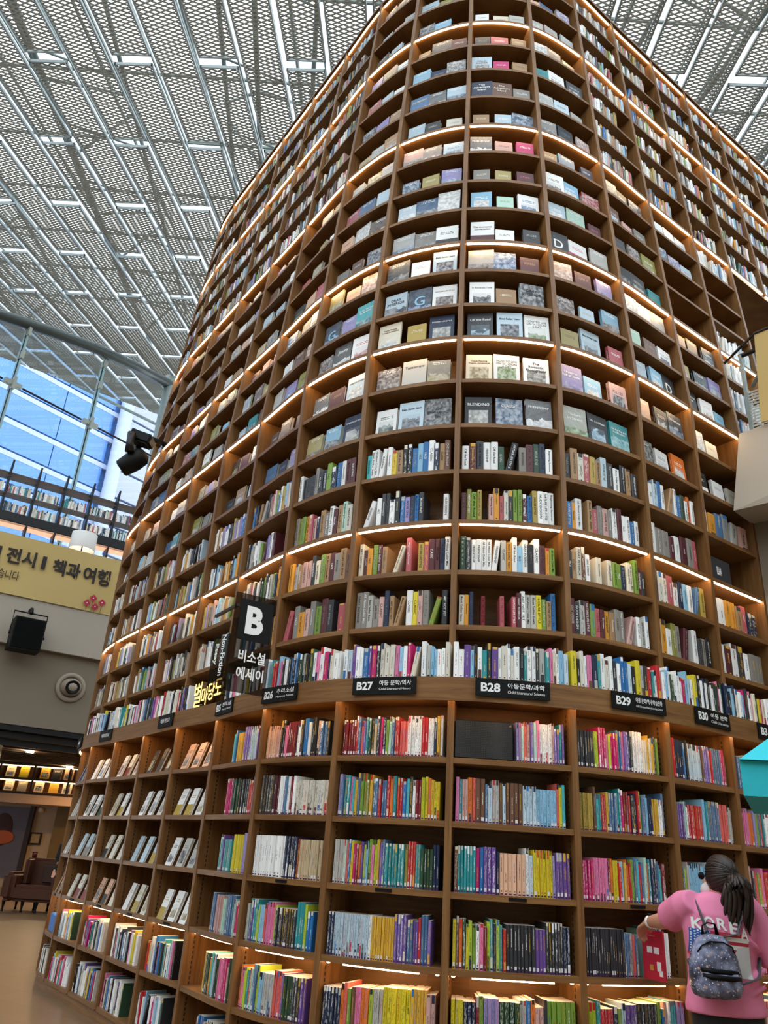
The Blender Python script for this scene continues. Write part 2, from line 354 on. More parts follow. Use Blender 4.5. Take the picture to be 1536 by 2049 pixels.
def book_material():
    mt, nt, b = new_mat('book_print')
    L = nt.links.new
    c1 = nd(nt, 'ShaderNodeAttribute', attribute_name='c1').outputs['Color']; c2 = nd(nt, 'ShaderNodeAttribute', attribute_name='c2').outputs['Color']
    pr = nd(nt, 'ShaderNodeAttribute', attribute_name='pr'); sp = nd(nt, 'ShaderNodeSeparateXYZ'); L(pr.outputs['Vector'], sp.inputs[0])
    seed, style, kind = sp.outputs
    uv = nd(nt, 'ShaderNodeUVMap', uv_map='UVMap'); su = nd(nt, 'ShaderNodeSeparateXYZ'); L(uv.outputs[0], su.inputs[0])
    u, v = su.outputs[0], su.outputs[1]
    def between(x, a, c): return mth(nt, 'MULTIPLY', mth(nt, 'GREATER_THAN', x, a), mth(nt, 'LESS_THAN', x, c))
    def comb(x, y, z):
        n = nd(nt, 'ShaderNodeCombineXYZ')
        for i, q in enumerate((x, y, z)):
            if isinstance(q, (int, float)): n.inputs[i].default_value = q
            else: L(q, n.inputs[i])
        return n.outputs[0]
    def noise(vec, detail=2, dist=0.0):
        n = nd(nt, 'ShaderNodeTexNoise'); n.inputs['Scale'].default_value = 1; n.inputs['Detail'].default_value = detail; n.inputs['Distortion'].default_value = dist
        L(vec, n.inputs['Vector']); return n.outputs['Fac']
    s50 = mth(nt, 'MULTIPLY', seed, 173.0)
    isK = lambda k: between(kind, k - 0.5, k + 0.5)
    # spine: a column of type, a block near the foot, a head band on some
    n1 = noise(comb(mth(nt, 'MULTIPLY', u, 5.0), mth(nt, 'MULTIPLY', v, 80), s50))
    a0 = mth(nt, 'ADD', mth(nt, 'MULTIPLY', mth(nt, 'FRACT', mth(nt, 'MULTIPLY', seed, 7.3)), 0.3), 0.25)
    a1 = mth(nt, 'ADD', a0, mth(nt, 'ADD', mth(nt, 'MULTIPLY', mth(nt, 'FRACT', mth(nt, 'MULTIPLY', seed, 3.1)), 0.25), 0.22))
    txt = mth(nt, 'MULTIPLY', mth(nt, 'MULTIPLY', between(u, 0.36, 0.64), between(v, a0, a1)), mth(nt, 'GREATER_THAN', n1, 0.48))
    pub = mth(nt, 'MULTIPLY', between(u, 0.3, 0.7), between(v, 0.08, 0.115))
    band = mth(nt, 'MULTIPLY', mth(nt, 'GREATER_THAN', v, mth(nt, 'ADD', 0.8, mth(nt, 'MULTIPLY', 0.15, seed))), mth(nt, 'GREATER_THAN', style, 0.62))
    foot = mth(nt, 'MULTIPLY', mth(nt, 'LESS_THAN', v, mth(nt, 'ADD', 0.1, mth(nt, 'MULTIPLY', 0.25, seed))), between(style, 0.3, 0.48))
    n3 = noise(comb(mth(nt, 'MULTIPLY', u, 3.0), mth(nt, 'MULTIPLY', v, 9), s50), 3)
    pict = mth(nt, 'MULTIPLY', mth(nt, 'GREATER_THAN', n3, 0.57), mth(nt, 'GREATER_THAN', style, 0.86))
    spm = mth(nt, 'MAXIMUM', mth(nt, 'MAXIMUM', txt, pub), mth(nt, 'MAXIMUM', mth(nt, 'MAXIMUM', band, foot), mth(nt, 'MULTIPLY', pict, 0.45)))
    spine = mixc(nt, spm, c1, c2)
    # lower library books (kind 4) carry a violet security tab at the foot and a white call label
    n7 = noise(comb(mth(nt, 'MULTIPLY', u, 4.0), mth(nt, 'MULTIPLY', v, 14), s50), 3)
    spine = mixc(nt, mth(nt, 'MULTIPLY', mth(nt, 'MULTIPLY', mth(nt, 'GREATER_THAN', n7, 0.55), between(style, 0.25, 0.75)), isK(4)), spine, mixc(nt, 0.5, c1, c2))
    sp4 = mixc(nt, mth(nt, 'MULTIPLY', between(v, 0.045, 0.13), mth(nt, 'GREATER_THAN', mth(nt, 'FRACT', mth(nt, 'MULTIPLY', seed, 11.7)), 0.6)), spine, lin('dcd8da'))
    sp4 = mixc(nt, between(v, 0.012, 0.05), sp4, lin('4a2350'))
    # front cover
    n2 = noise(comb(mth(nt, 'MULTIPLY', u, 3.1), mth(nt, 'MULTIPLY', v, 4.2), s50), 5, 1.2)
    rp = nd(nt, 'ShaderNodeValToRGB'); L(n2, rp.inputs[0]); rp.color_ramp.elements[0].position = 0.34; rp.color_ramp.elements[1].position = 0.66
    rp.color_ramp.elements[0].color = (0.03, 0.03, 0.035, 1); rp.color_ramp.elements[1].color = (0.72, 0.76, 0.78, 1)
    horizon = mth(nt, 'GREATER_THAN', v, mth(nt, 'ADD', mth(nt, 'ADD', 0.3, mth(nt, 'MULTIPLY', 0.2, seed)), mth(nt, 'MULTIPLY', mth(nt, 'SUBTRACT', n2, 0.5), 0.5)))
    photo = mixc(nt, 0.5, rp.outputs[0], c2)
    photo = mixc(nt, mth(nt, 'MULTIPLY', horizon, 0.8), photo, c1)
    n6 = noise(comb(mth(nt, 'MULTIPLY', u, 7.0), mth(nt, 'MULTIPLY', v, 8.0), s50), 4, 0.4)
    rp2 = nd(nt, 'ShaderNodeValToRGB'); L(n6, rp2.inputs[0]); e_ = rp2.color_ramp.elements; e_[0].position = 0.3; e_[1].position = 0.74; e_[0].color = (0.02, 0.02, 0.025, 1); e_[1].color = (0.8, 0.82, 0.83, 1); rp2.color_ramp.interpolation = 'EASE'
    busy = mixc(nt, 0.5, rp2.outputs[0], c2)
    photo = mixc(nt, mth(nt, 'GREATER_THAN', mth(nt, 'FRACT', mth(nt, 'MULTIPLY', seed, 5.7)), 0.62), photo, busy)
    n4 = noise(comb(mth(nt, 'MULTIPLY', u, 26), mth(nt, 'MULTIPLY', v, 9), s50))
    lines = mth(nt, 'GREATER_THAN', mth(nt, 'FRACT', mth(nt, 'MULTIPLY', v, 15)), 0.55)
    wordm = mth(nt, 'MULTIPLY', mth(nt, 'MULTIPLY', mth(nt, 'GREATER_THAN', n4, 0.45), lines), mth(nt, 'MULTIPLY', between(u, 0.2, 0.8), mth(nt, 'LESS_THAN', kind, 1.5)))
    tsmall = mth(nt, 'MULTIPLY', wordm, between(v, 0.62, 0.76))
    ttop = mth(nt, 'MULTIPLY', wordm, between(v, 0.8, 0.93))
    plain_c = mixc(nt, tsmall, c1, c2)
    window = mth(nt, 'MULTIPLY', between(u, 0.14, 0.86), between(v, 0.12, 0.56))
    win_c = mixc(nt, window, plain_c, photo)
    full_c = mixc(nt, ttop, photo, lin('efeeea'))
    split_c = mixc(nt, mth(nt, 'LESS_THAN', v, 0.4), plain_c, c2)
    cov = mixc(nt, mth(nt, 'GREATER_THAN', style, 0.3), plain_c, win_c)
    cov = mixc(nt, mth(nt, 'GREATER_THAN', style, 0.55), cov, full_c)
    cov = mixc(nt, mth(nt, 'GREATER_THAN', style, 0.92), cov, split_c)
    # page edges
    pg = noise(comb(mth(nt, 'MULTIPLY', u, 60), mth(nt, 'MULTIPLY', v, 3), s50))
    pages = mixc(nt, pg, lin('cfc3ad'), lin('efe8da'))
    col = mixc(nt, mth(nt, 'ADD', isK(1), isK(5)), spine, cov); col = mixc(nt, isK(2), col, c1); col = mixc(nt, isK(3), col, pages); col = mixc(nt, isK(4), col, sp4)
    L(col, b.inputs['Base Color']); b.inputs['Roughness'].default_value = 0.42; b.inputs['Specular IOR Level'].default_value = 0.4
    return mt
M['book'] = book_material()

def set_attrs(me, c1, c2, pr, uvs):
    n = len(me.polygons)
    for nm, arr, ty, key in (('c1', c1, 'FLOAT_COLOR', 'color'), ('c2', c2, 'FLOAT_COLOR', 'color'), ('pr', pr, 'FLOAT_VECTOR', 'vector')):
        a = me.attributes.new(nm, ty, 'FACE'); a.data.foreach_set(key, np.asarray(arr, np.float32).ravel())
    ul = me.uv_layers.new(name='UVMap'); ul.data.foreach_set('uv', np.asarray(uvs, np.float32).ravel())

U4 = [(0, 0), (1, 0), (1, 1), (0, 1)]
def spine_geo(w, d, h):
    e = min(0.006, w * 0.2)
    pr = [(0, d), (0, e), (w * 0.18, 0), (w * 0.82, 0), (w, e), (w, d)]
    v = [(x, y, 0) for x, y in pr] + [(x, y, h) for x, y in pr]
    f = [(0, 1, 7, 6), (1, 2, 8, 7), (2, 3, 9, 8), (3, 4, 10, 9), (4, 5, 11, 10), (5, 0, 6, 11), (6, 7, 8, 9, 10, 11), (5, 4, 3, 2, 1, 0)]
    k = [2, 2, 0, 2, 2, 3, 3, 3]
    uvs = U4 * 6 + [(0, 0), (0, .9), (.2, 1), (.8, 1), (1, .9), (1, 0)] * 2
    return v, f, k, uvs
def face_geo(w, d, h):   # simple block for the far ones: cover in front, spine on the left, pages on the right
    v = [(0, 0, 0), (w, 0, 0), (w, d, 0), (0, d, 0), (0, 0, h), (w, 0, h), (w, d, h), (0, d, h)]
    f = [(0, 1, 5, 4), (1, 2, 6, 5), (2, 3, 7, 6), (3, 0, 4, 7), (4, 5, 6, 7), (3, 2, 1, 0)]
    return v, f, [1, 3, 2, 0, 3, 3], U4 * 6
def cover_geo(w, d, h):  # front board, spine, back board as one wrapped cover
    b = 0.004; V, Fc, K, UV = [], [], [], []
    def bx(x0, x1, y0, y1, ks):
        n = len(V); V.extend([(x0, y0, 0), (x1, y0, 0), (x1, y1, 0), (x0, y1, 0), (x0, y0, h), (x1, y0, h), (x1, y1, h), (x0, y1, h)])
        Fc.extend([tuple(i + n for i in q) for q in ((0, 1, 5, 4), (1, 2, 6, 5), (2, 3, 7, 6), (3, 0, 4, 7), (4, 5, 6, 7), (3, 2, 1, 0))]); K.extend(ks); UV.extend(U4 * 6)
    bx(0, w, 0, b, [1, 2, 2, 2, 2, 2]); bx(0, w, d - b, d, [2] * 6); bx(0, b, b, d - b, [2, 2, 2, 0, 2, 2])
    return V, Fc, K, UV

BOOKS = []
def mat_of(org, T, N, lean=0.0, back=0.0, yaw=0.0):
    up = Vector((0, 0, 1)); X, Y = T.copy(), N.copy()
    if yaw: X, Y = X * math.cos(yaw) + Y * math.sin(yaw), Y * math.cos(yaw) - X * math.sin(yaw)
    Zv = up
    if back: Zv = up * math.cos(back) + Y * math.sin(back); Y = Y * math.cos(back) - up * math.sin(back)
    if lean: X, Zv = X * math.cos(lean) - Zv * math.sin(lean), Zv * math.cos(lean) + X * math.sin(lean)
    return frame(org, X, Y, Zv)
def contrast(c):
    lum = 0.3 * c[0] + 0.6 * c[1] + 0.1 * c[2]
    return rnd.choice(['white', 'cream', 'light grey', 'gold']) if lum < 0.25 else rnd.choice(['black', 'charcoal', 'navy', 'maroon', 'red', 'blue', 'brown'])
def add_book(kind, bay, row, k, w, d, h, M_, cn, face=False, style=None, c2=None, title=None, tcol=None):
    c1 = PL[cn]; j = rnd.uniform(0.88, 1.1); c1 = tuple(min(1, x * j) for x in c1)
    c2n = c2 or contrast(c1)
    BOOKS.append(dict(kind=kind, bay=bay, row=row, k=k, w=w, d=d, h=h, m=M_, cn=cn, c1=c1, c2=PL[c2n], face=face, seed=rnd.random(), style=rnd.random() if style is None else style, title=title, tcol=tcol))
def spec(txt):
    out = []
    for q in txt.split(','):
        q = q.strip(); n = 1
        if '*' in q: q, n = q.split('*'); n = int(n)
        out += [q] * n
    return out

def spine_row(fn, C, kind, bay, row, t0, t1, z, palette, wr, hr, dr, ins=0.05, names=None, fill=1.0, runs=None, leanp=0.03, same_h=False):
    L = (fn(t1, z) - fn(t0, z)).length; s = 0.0; k = 0; run = 0; cn = None; h = None; st = None; skip = rnd.random()
    wscale = 1.0
    if names is not None:
        nb = sum(1 for q in names if q != '_'); ng = len(names) - nb
        wscale = (L * 0.965 - nb * 0.0012 - ng * wr[0] * 1.5) / (nb * (wr[0] + wr[1]) / 2)
    while True:
        if names is not None:
            if k >= len(names): break
            nm = names[k]
            if nm == '_': s += wr[0] * 1.5; names = names[:k] + names[k + 1:]; continue
            newc = nm != cn; cn = nm
        elif runs and run > 0: run -= 1; newc = False
        else:
            cn = rnd.choice(palette); newc = True
            if runs: run = rnd.choice(runs) - 1
        if newc or h is None or not (runs or names): h = rnd.uniform(*hr); w = rnd.uniform(*wr) if names is None else (wr[0] + wr[1]) / 2 * rnd.uniform(0.85, 1.15); st = rnd.random()
        w2 = w * rnd.uniform(0.92, 1.08) * wscale; d = rnd.uniform(*dr)
        if s + w2 > L * fill: break
        t = t0 + (t1 - t0) * (s / L); T, N = C.T(t + 0.02), C.N(t + 0.02)
        org = fn(t, z + BT, ins + rnd.uniform(-0.004, 0.012))
        lean = 0.0
        if leanp and rnd.random() < leanp and s + w2 + h * 0.35 < L * fill:
            lean = rnd.uniform(0.12, 0.32)
            add_book(kind, bay, row, k + 1, w2, d, h, mat_of(org, T, N, lean), cn, style=st); s += w2 * math.cos(lean) + h * math.sin(lean) + 0.004
        else:
            add_book(kind, bay, row, k + 1, w2, d, h, mat_of(org, T, N, rnd.uniform(-0.008, 0.008)), cn, style=st); s += w2 + rnd.uniform(0.0005, 0.002)
        k += 1

# styles: .1 plain  .4 picture window  .7 full picture  .95 split
COV = {}
def cv(bay, row, txt):
    out = []
    for q in txt.split(';'):
        a = [x.strip() for x in q.split('|')]
        out.append((a[0], {'p': 0.1, 'w': 0.42, 'f': 0.7, 's': 0.95}[a[1]], a[2], a[3] if len(a) > 3 else None, a[4] if len(a) > 4 else None))
    COV[(bay, row)] = out
cv(0, 'S22', "black|w|light grey|BLENDING|white;lilac|f|steel blue|CLASSIC|white;charcoal|f|white|FRIENDSHIP|white")
cv(0, 'S21', "cream|w|mustard|Travel Planning\nTwenty Adventures|brown;white|w|green|HOW TO LIVE\nON 24 HOURS\nA DAY|grey;white|w|grey|The\nRomantic\nPhotography|black")
cv(0, 'L2', "charcoal|w|sky blue|Off the Road|white;pale blue|w|navy|Best Seller Item|navy;white|w|green|HOW TO LIVE\nON 24 HOURS\nA DAY|grey")
cv(0, 'S32', "white|w|charcoal|In Romantic Time|grey;tan|p|cream;pale blue|f|charcoal|GRAY\nINTERIOR|black")
cv(0, 'S31', "light grey|f|brown;pale blue|f|blue;maroon|p|tan")
cv(0, 'L3', "white|s|maroon|The connected\nconversation|grey;white|p|black;charcoal|p|light grey")
cv(0, 'S43', "sky blue|w|white;mint|p|grey;white|w|blue")
cv(0, 'S42', "grey|p|cream;khaki|p|cream;maroon|p|rose")
cv(0, 'S41', "charcoal|f|white|FRIENDSHIP|white;dusty pink|p|brown;magenta|p|white")
cv(0, 'L4', "tan|p|cream;pale blue|p|white;sky blue|f|steel blue")
cv(0, 'S53', "navy|p|white|The\nAdventure\nIsland|white;brown|p|cream|The\nAdventure\nIsland|cream;grey|p|white")
cv(0, 'S52', "pale blue|w|grey|HELLO\nSUMMER|grey;magenta|p|white;tan|p|brown")
cv(0, 'S51', "charcoal|p|grey;rose|p|white;tan|p|cream")
cv(0, 'L5', "white|p|grey;cream|p|tan;light grey|p|grey")
cv(-1, 'S22', "white|w|dark green;pale blue|w|navy|Best Seller Item|navy;light grey|f|charcoal|ART\nPERFORMANCE\nNOT\nYET|black")
cv(-1, 'S21', "light grey|f|brown;light grey|p|grey|Tomorrow|charcoal;grey|f|mustard")
cv(-1, 'L2', "cream|w|white|Travel Planning\nTwenty Adventures|brown;mustard|p|cream;navy|w|light grey|MODERN LIFE STYLE|white")
cv(-1, 'S32', "pale blue|f|charcoal|GRAY\nINTERIOR|black;charcoal|f|blue|G|sky blue;white|w|brown|NATURE LIFE STYLE|grey")
cv(-1, 'S31', "charcoal|f|black;white|p|grey;pale blue|w|navy|Best Seller Item|navy")
cv(-1, 'L3', "light grey|f|steel blue;grey|f|charcoal;white|s|charcoal")
cv(-1, 'S43', "pale blue|f|white;steel blue|f|charcoal;charcoal|f|white|FRIENDSHIP|white")
cv(-1, 'S42', "sky blue|f|steel blue;khaki|p|cream;lilac|f|steel blue")
cv(-1, 'S41', "dusty pink|f|grey;grey|f|dusty pink;pale blue|w|steel blue")
cv(-1, 'L4', "pale blue|f|sky blue;charcoal|p|light grey;ivory|p|grey")
cv(-1, 'S53', "steel blue|f|blue|DAYBREAK|cream;charcoal|f|white;pale blue|f|steel blue")
cv(-1, 'S52', "sky blue|f|pale blue;navy|p|grey;steel blue|f|grey")
cv(-1, 'S51', "tan|p|cream;charcoal|f|grey;maroon|p|cream")
cv(-1, 'L5', "light grey|f|charcoal;sky blue|f|steel blue")
cv(1, 'S22', "light grey|f|green|Nature\nin Street|white;black|w|sky blue|The Caribbean|white;teal|f|turquoise|On the Top and\nthe Mountain|white")
cv(1, 'S21', "lilac|f|violet|Universe\nFull of Smile|white;sky blue|w|white;dusty pink|w|charcoal")
cv(1, 'L2', "khaki|p|brown;pale blue|w|navy|Best Seller Item|navy;rose|p|white")
cv(1, 'S32', "khaki|f|brown;pale blue|p|mustard;sky blue|f|brown")
cv(1, 'S31', "sky blue|f|peach;maroon|p|tan;lilac|f|violet")
cv(1, 'L3', "charcoal|p|white|D|white;white|s|magenta;light grey|f|grey")
cv(1, 'S43', "pale blue|w|white;mint|f|dark green;maroon|p|rose")
cv(1, 'S42', "white|w|brown;sky blue|w|white;light grey|f|red")
cv(1, 'S41', "tan|p|cream;steel blue|f|teal;navy|p|white")
cv(-2, 'S22', "khaki|f|brown;sky blue|f|charcoal;navy|w|light grey|MODERN LIFE STYLE|white")
cv(-2, 'S21', "charcoal|f|white;maroon|p|tan;pale blue|w|white|Interior Studio|grey")
cv(-2, 'L2', "sky blue|f|brown;black|f|white|Jimmy|white;white|w|coral")
cv(-2, 'S32', "charcoal|f|blue|G|sky blue;lilac|f|steel blue;turquoise|f|teal|On the Top and\nthe Mountain|white")
cv(-2, 'S31', "mustard|f|olive;peach|p|tan;charcoal|f|dusty pink|BLENDING|white")
cv(2, 'S22', "charcoal|f|black;white|w|steel blue;orange|w|white")
cv(2, 'S21', "peach|f|brown;charcoal|w|light grey;charcoal|f|steel blue|Off the Road|white")
cv(2, 'L2', "pale blue|f|charcoal;sky blue|w|white;charcoal|p|white|D|white")
cv(2, 'S32', "mint|f|green;brown|p|tan;white|w|steel blue")
cv(2, 'S31', "coral|f|white;white|f|peach;light grey|f|steel blue")
cv(3, 'S22', "black|s|white;white|p|grey;ivory|p|grey")
cv(3, 'S21', "brown|f|white;cream|p|tan")
cv(3, 'L2', "charcoal|p|white|Best World\nof Type|white;white|w|peach;sky blue|p|steel blue")

def face_row(bay, row):
    z = Z[row]; n = 3; given = COV.get((bay, row))
    if given: n = len(given)
    elif rnd.random() < 0.16: n = 2
    for k in range(n):
        cn, st, c2, title, tcol = given[k] if given else (rnd.choice(FACE), rnd.random(), rnd.choice(FACE), None, None)
        plainish = st < 0.3
        h = rnd.uniform(0.205, 0.235) if plainish else rnd.uniform(0.245, 0.29); w = h * rnd.uniform(0.72, 0.86)
        if given and given[k][3]: h, w = 0.30, 0.222
        w = min(w, 0.235); t = bay + 0.06 + (0.88 / 3) * (k + 0.5) + rnd.uniform(-0.02, 0.02)
        T, N = CU.T(t), CU.N(t); org = fu(t, z + BT + 0.004, 0.06 + rnd.uniform(0, 0.03)) - T * (w / 2)
        add_book('face', bay, row, k + 1, w, rnd.uniform(0.018, 0.045), h, mat_of(org, T, N, 0, 0.075, rnd.uniform(-0.06, 0.06)), cn, True, st, c2, title, tcol)

UPN = {(-1, 'S23'): "turquoise,white*4,yellow,tan,black*2,blue,sky blue,blue,white,navy,tan,brown", (-1, 'L1'): "white*2,charcoal*2,white,black,blue,lilac,navy,blue,charcoal,_,_,_,white*2,ivory",
       (-1, 'S11'): "cream,maroon,amber,green,maroon,tan,_,cream,rose,_,mustard,rose,maroon*2,navy,white,dusty pink", (-1, 'S12'): "grey*2,light grey,grey,dusty pink,navy,tan*2,white,yellow,dusty pink,grey,green,charcoal,dusty pink,navy",
       (0, 'S23'): "white,maroon,charcoal,white*2,dark green,black,grey,maroon,dark green,navy,white*3", (0, 'L1'): "maroon,olive,green,mustard,_,dusty pink,amber,rose,ivory,charcoal,green*2,maroon,blue,mustard,white*3",
       (0, 'S11'): "dark green,charcoal,white*5,light grey,amber,white,sky blue,white,black,white,maroon,amber,green,white", (0, 'S12'): "ivory,amber,navy,_,dark red,_,_,rose,_,rose,maroon,white,light grey*2,yellow,green,tan,blue",
       (1, 'S23'): "black,tan,ivory,rose,mustard,tan,pale blue,charcoal,white,black,tan,charcoal", (1, 'L1'): "blue,amber,white,_,tan,rose,grey,dusty pink,grey,white,maroon,white*2,blue,white",
       (1, 'S11'): "charcoal,tan,ivory,brown,white,_,cream,_,cream,green*2,navy,cream*2,green,maroon,charcoal", (1, 'S12'): "maroon,charcoal,light grey,maroon,green,rose,maroon,amber,tan,grey*2,dusty pink,white,light grey,white,black",
       (-2, 'S12'): "rose,grey,amber,dusty pink,grey,green,maroon,charcoal,_,rose,charcoal", (-2, 'S11'): "amber,light grey,tan,dusty pink*2,charcoal,cream,green,tan,maroon,grey,tan,brown",
       (-2, 'L1'): "grey,olive,green,amber,rose,dusty pink,navy,tan,grey,white,maroon,tan,mint,ivory", (-2, 'S23'): "white,charcoal*3,grey,charcoal*2,green,navy,blue,white,maroon*2,white",
       (2, 'S11'): "charcoal,ivory*2,rose,white,navy,sky blue,white,steel blue,mustard,tan", (2, 'S12'): "white,amber,white,olive,grey,maroon,_,white,charcoal,grey,black",
       (2, 'L1'): "white,grey*2,maroon,white,maroon,grey,rose,maroon", (2, 'S23'): "charcoal,white,pale blue,blue,white,tan,white,blue,dark green,white,orange,white*2,rose",
       (3, 'S11'): "white*2,amber*2,tan,rose,navy*2", (3, 'S12'): "white,maroon,white,charcoal,white,grey*2,white", (3, 'L1'): "charcoal*2", (3, 'S23'): "white,amber,steel blue,grey,light grey,dusty pink"}
LOWROWS = ('S12', 'S11', 'L1', 'S23')
for bay in range(-9, 8):
    for lv in LEV[:-1]:
        z = Z[lv]
        if z < bottom_of(bay) - 0.03: continue
        hi = z >= Z['L4'] - 0.01
        if (bay == 3 and lv in ('S43', 'L3')) or (bay == 4 and lv in ('S42', 'S43')): continue
        sp = lv in LOWROWS or (hi and (bay <= -3 or bay >= 2)) or (bay >= 4)
        if bay == 2 and lv in ('S53', 'S52') and False: sp = True
        if sp:
            nm = UPN.get((bay, lv)); pal = HARD
            if bay >= 4 and z < Z['L4']: pal = ['white'] * 5 + ['light grey', 'pale blue', 'ivory', 'steel blue']
            spine_row(fu, CU, 'upper', bay, lv, bay + 0.045, bay + 0.955, z, pal, (0.028, 0.052) if not nm else (0.036, 0.052), (0.225, 0.30), (0.15, 0.2), 0.045,
                      names=spec(nm) if nm else None, fill=rnd.choice((1.0, 1.0, 1.0, 0.85, 0.7)) if not nm else 1.0, leanp=0.05)
        else:
            face_row(bay, lv)

# ledge books (one run across all bays)
for bay in range(-9, 5):
    t0, t1 = bay + 0.01, bay + 1.0
    if bay == -4: t1 = bay + 0.15
    if bay == -3: t0 = bay + 0.06
    spine_row(fk, CK, 'ledge', bay, 'ledge', t0, t1, LEDGE_TOP - BT, PAPER, (0.02, 0.042), (0.2, 0.265), (0.13, 0.16), 0.01, leanp=0.015)

# lower bookcase
LOWN = {(-2, 'K1'): "peach*4,dusty pink*2,black*2,pink,dark red*4,navy,white,charcoal,blue*2,white,black*2,peach,steel blue*2,charcoal",
        (-2, 'K2'): "charcoal*5,maroon*2,white*2,steel blue,white,dark red,white,ivory*10", (-2, 'K3'): "white*12,navy*5,dark red,beige*8",
        (-2, 'K4'): "light grey,teal,purple,teal*2,lime,sky blue*3,coral,pink*3,lime,charcoal*9,teal*3,lime,blue*2", (-2, 'K5'): "orange,pink,lime,teal,red,mint,steel blue,lime,sky blue*2,light grey*5,coral*3,violet,dark green*3,charcoal*3,purple*2",
        (-1, 'K1'): "dark red*5,red,steel blue,coral,violet,teal,dark green,charcoal,beige,charcoal,magenta,navy,green,mint,steel blue,red*2,coral*3,white*4,red*2,white*2,navy,gold,white",
        (-1, 'K2'): "lilac,steel blue,teal*2,pink,turquoise,gold,steel blue,green*2,olive,gold,steel blue*2,red,steel blue*2,red,orange,teal,red*2,blue,turquoise,charcoal,white,dark red*2,lime,yellow,orange,gold,yellow*2",
        (-1, 'K3'): "light grey*4,mint,coral,blue,yellow,magenta,dark red,orange,purple,lime,sky blue,green,pink,lime,gold,violet,steel blue,teal*6,olive,red*3,teal*2,dark green*4,navy*2",
        (-1, 'K4'): "navy*2,pale blue*14,white,gold*9,violet*3,purple,steel blue*2,purple*2,red,steel blue*2,violet",
        (0, 'K1'): "lilac*2,mint,coral,dusty pink,violet,mint,pink,white*4,dusty pink,violet*2,teal,purple",
        (0, 'K4'): "yellow,brown,orange,dark green,yellow,lime,green,white,pink,dark red,lime,teal,navy,lime,teal,red,charcoal*8,purple*3,charcoal*6,navy*2",
        (1, 'K1'): "charcoal*7,lime*2,magenta*3,pink,lime,magenta*3,steel blue,blue,pink,violet*2,navy,charcoal,white*5,cream*2,gold,cream,gold*2,navy,green",
        (1, 'K2'): "mustard*5,brown,turquoise,teal,red*2,gold,steel blue*3,turquoise,teal,magenta,dark red*2,red,charcoal*2,navy,red,lime,steel blue*2,sky blue,navy*2,gold*3,white*2,steel blue",
        (1, 'K3'): "magenta*4,pink*5,dark red,orange,yellow*2,red,sky blue,gold,orange,red,green,steel blue,turquoise,red,blue,mint,orange,teal,navy*2,steel blue,turquoise,dark red*2",
        (1, 'K4'): "charcoal*16,steel blue*3,light grey,coral,steel blue,_,_,_,mint,teal,light grey*5,white*3"}
for bay in range(-8, 5):
    for lv in ('K1', 'K2', 'K3', 'K4', 'K5', 'K6'):
        z = KZ[lv]; nm = LOWN.get((bay, lv)); t0, t1 = bay + 0.05, bay + 0.95
        if bay <= -4 and lv in ('K1', 'K2', 'K3', 'K4'):      # slanted display of new books, copies side by side
            cn = rnd.choice(['white', 'white', 'white', 'ivory', 'charcoal', 'peach', 'blue', 'dusty pink', 'rose', 'pale blue']); c2 = rnd.choice(['black', 'dark red', 'blue', 'mustard', 'dark green', 'grey'])
            n = 3 if bay > -8 else 2
            for k in range(n):
                if rnd.random() < 0.25: cn = rnd.choice(['white', 'ivory', 'light grey', 'charcoal', 'cream'])
                h = 0.235; w = 0.16; t = bay + 0.17 + 0.27 * k + 0.1
                T, N = CK.T(t), CK.N(t); org = fk(t, z + BT, 0.03) - T * (w / 2)
                add_book('display', bay, lv, k + 1, w, rnd.uniform(0.014, 0.026), h, mat_of(org, T, N, 0, 0.3, -0.12), cn, True, rnd.choice((0.1, 0.42, 0.42, 0.95)), c2)
            continue
        if bay == -8 and lv == 'K5': continue
        if bay <= -4:
            spine_row(fk, CK, 'lower', bay, lv, t0, t1, z, PAPER, (0.014, 0.034), (0.20, 0.27), (0.15, 0.2), 0.03, fill=rnd.uniform(0.62, 0.85), leanp=0.03); continue
        if bay == -3: t0 = bay + 0.38
        if bay == 0 and lv == 'K1': t0 = 0.53
        hr = (0.225, 0.275)
        spine_row(fk, CK, 'lower', bay, lv, t0, t1, z, KIDS, (0.017, 0.028), hr, (0.16, 0.2), 0.03, names=spec(nm) if nm else None, runs=(1, 1, 1, 2, 3, 4, 6), leanp=0.0)

# ---- which ones become objects: the 300 of each kind that show largest
def screen_area(b):
    c = b['m'] @ Vector((b['w'] / 2, 0, b['h'] / 2)); u, v, y = pix(c)
    if not (-15 < u < 1551 and -15 < v < 2064): return -1
    n = -(b['m'].to_3x3() @ Vector((0, 1, 0))); d = (CAMP - c).normalized()
    return max(0.05, n.dot(d)) * b['w'] * b['h'] / y / y
ORD = ['', 'first', 'second', 'third', 'fourth', 'fifth', 'sixth', 'seventh', 'eighth', 'ninth', 'tenth', 'eleventh', 'twelfth', 'thirteenth', 'fourteenth', 'fifteenth', 'sixteenth', 'seventeenth', 'eighteenth', 'nineteenth', 'twentieth', 'twenty-first']
def nth(k): return ORD[k] if 0 < k < len(ORD) else str(k) + ('th' if 10 <= k % 100 <= 20 else {1: 'st', 2: 'nd', 3: 'rd'}.get(k % 10, 'th'))
def bay_name(i):
    if -3 <= i <= 3: return 'B%d bay' % (28 + i)
    if i < -3: return ORD[-3 - i] + ' bay past B25'
    return ORD[i - 3] + ' bay past B31'
def count_from(i, k, n):
    if i >= -2: return '%s from %s end' % (nth(k), 'B%d' % (27 + i) if i <= 4 else 'B31')
    return '%s from %s end' % (nth(n + 1 - k), 'B%d' % (29 + i) if i == -3 else 'B25')
counts = {}
for b in BOOKS: counts[(b['kind'], b['bay'], b['row'])] = counts.get((b['kind'], b['bay'], b['row']), 0) + 1
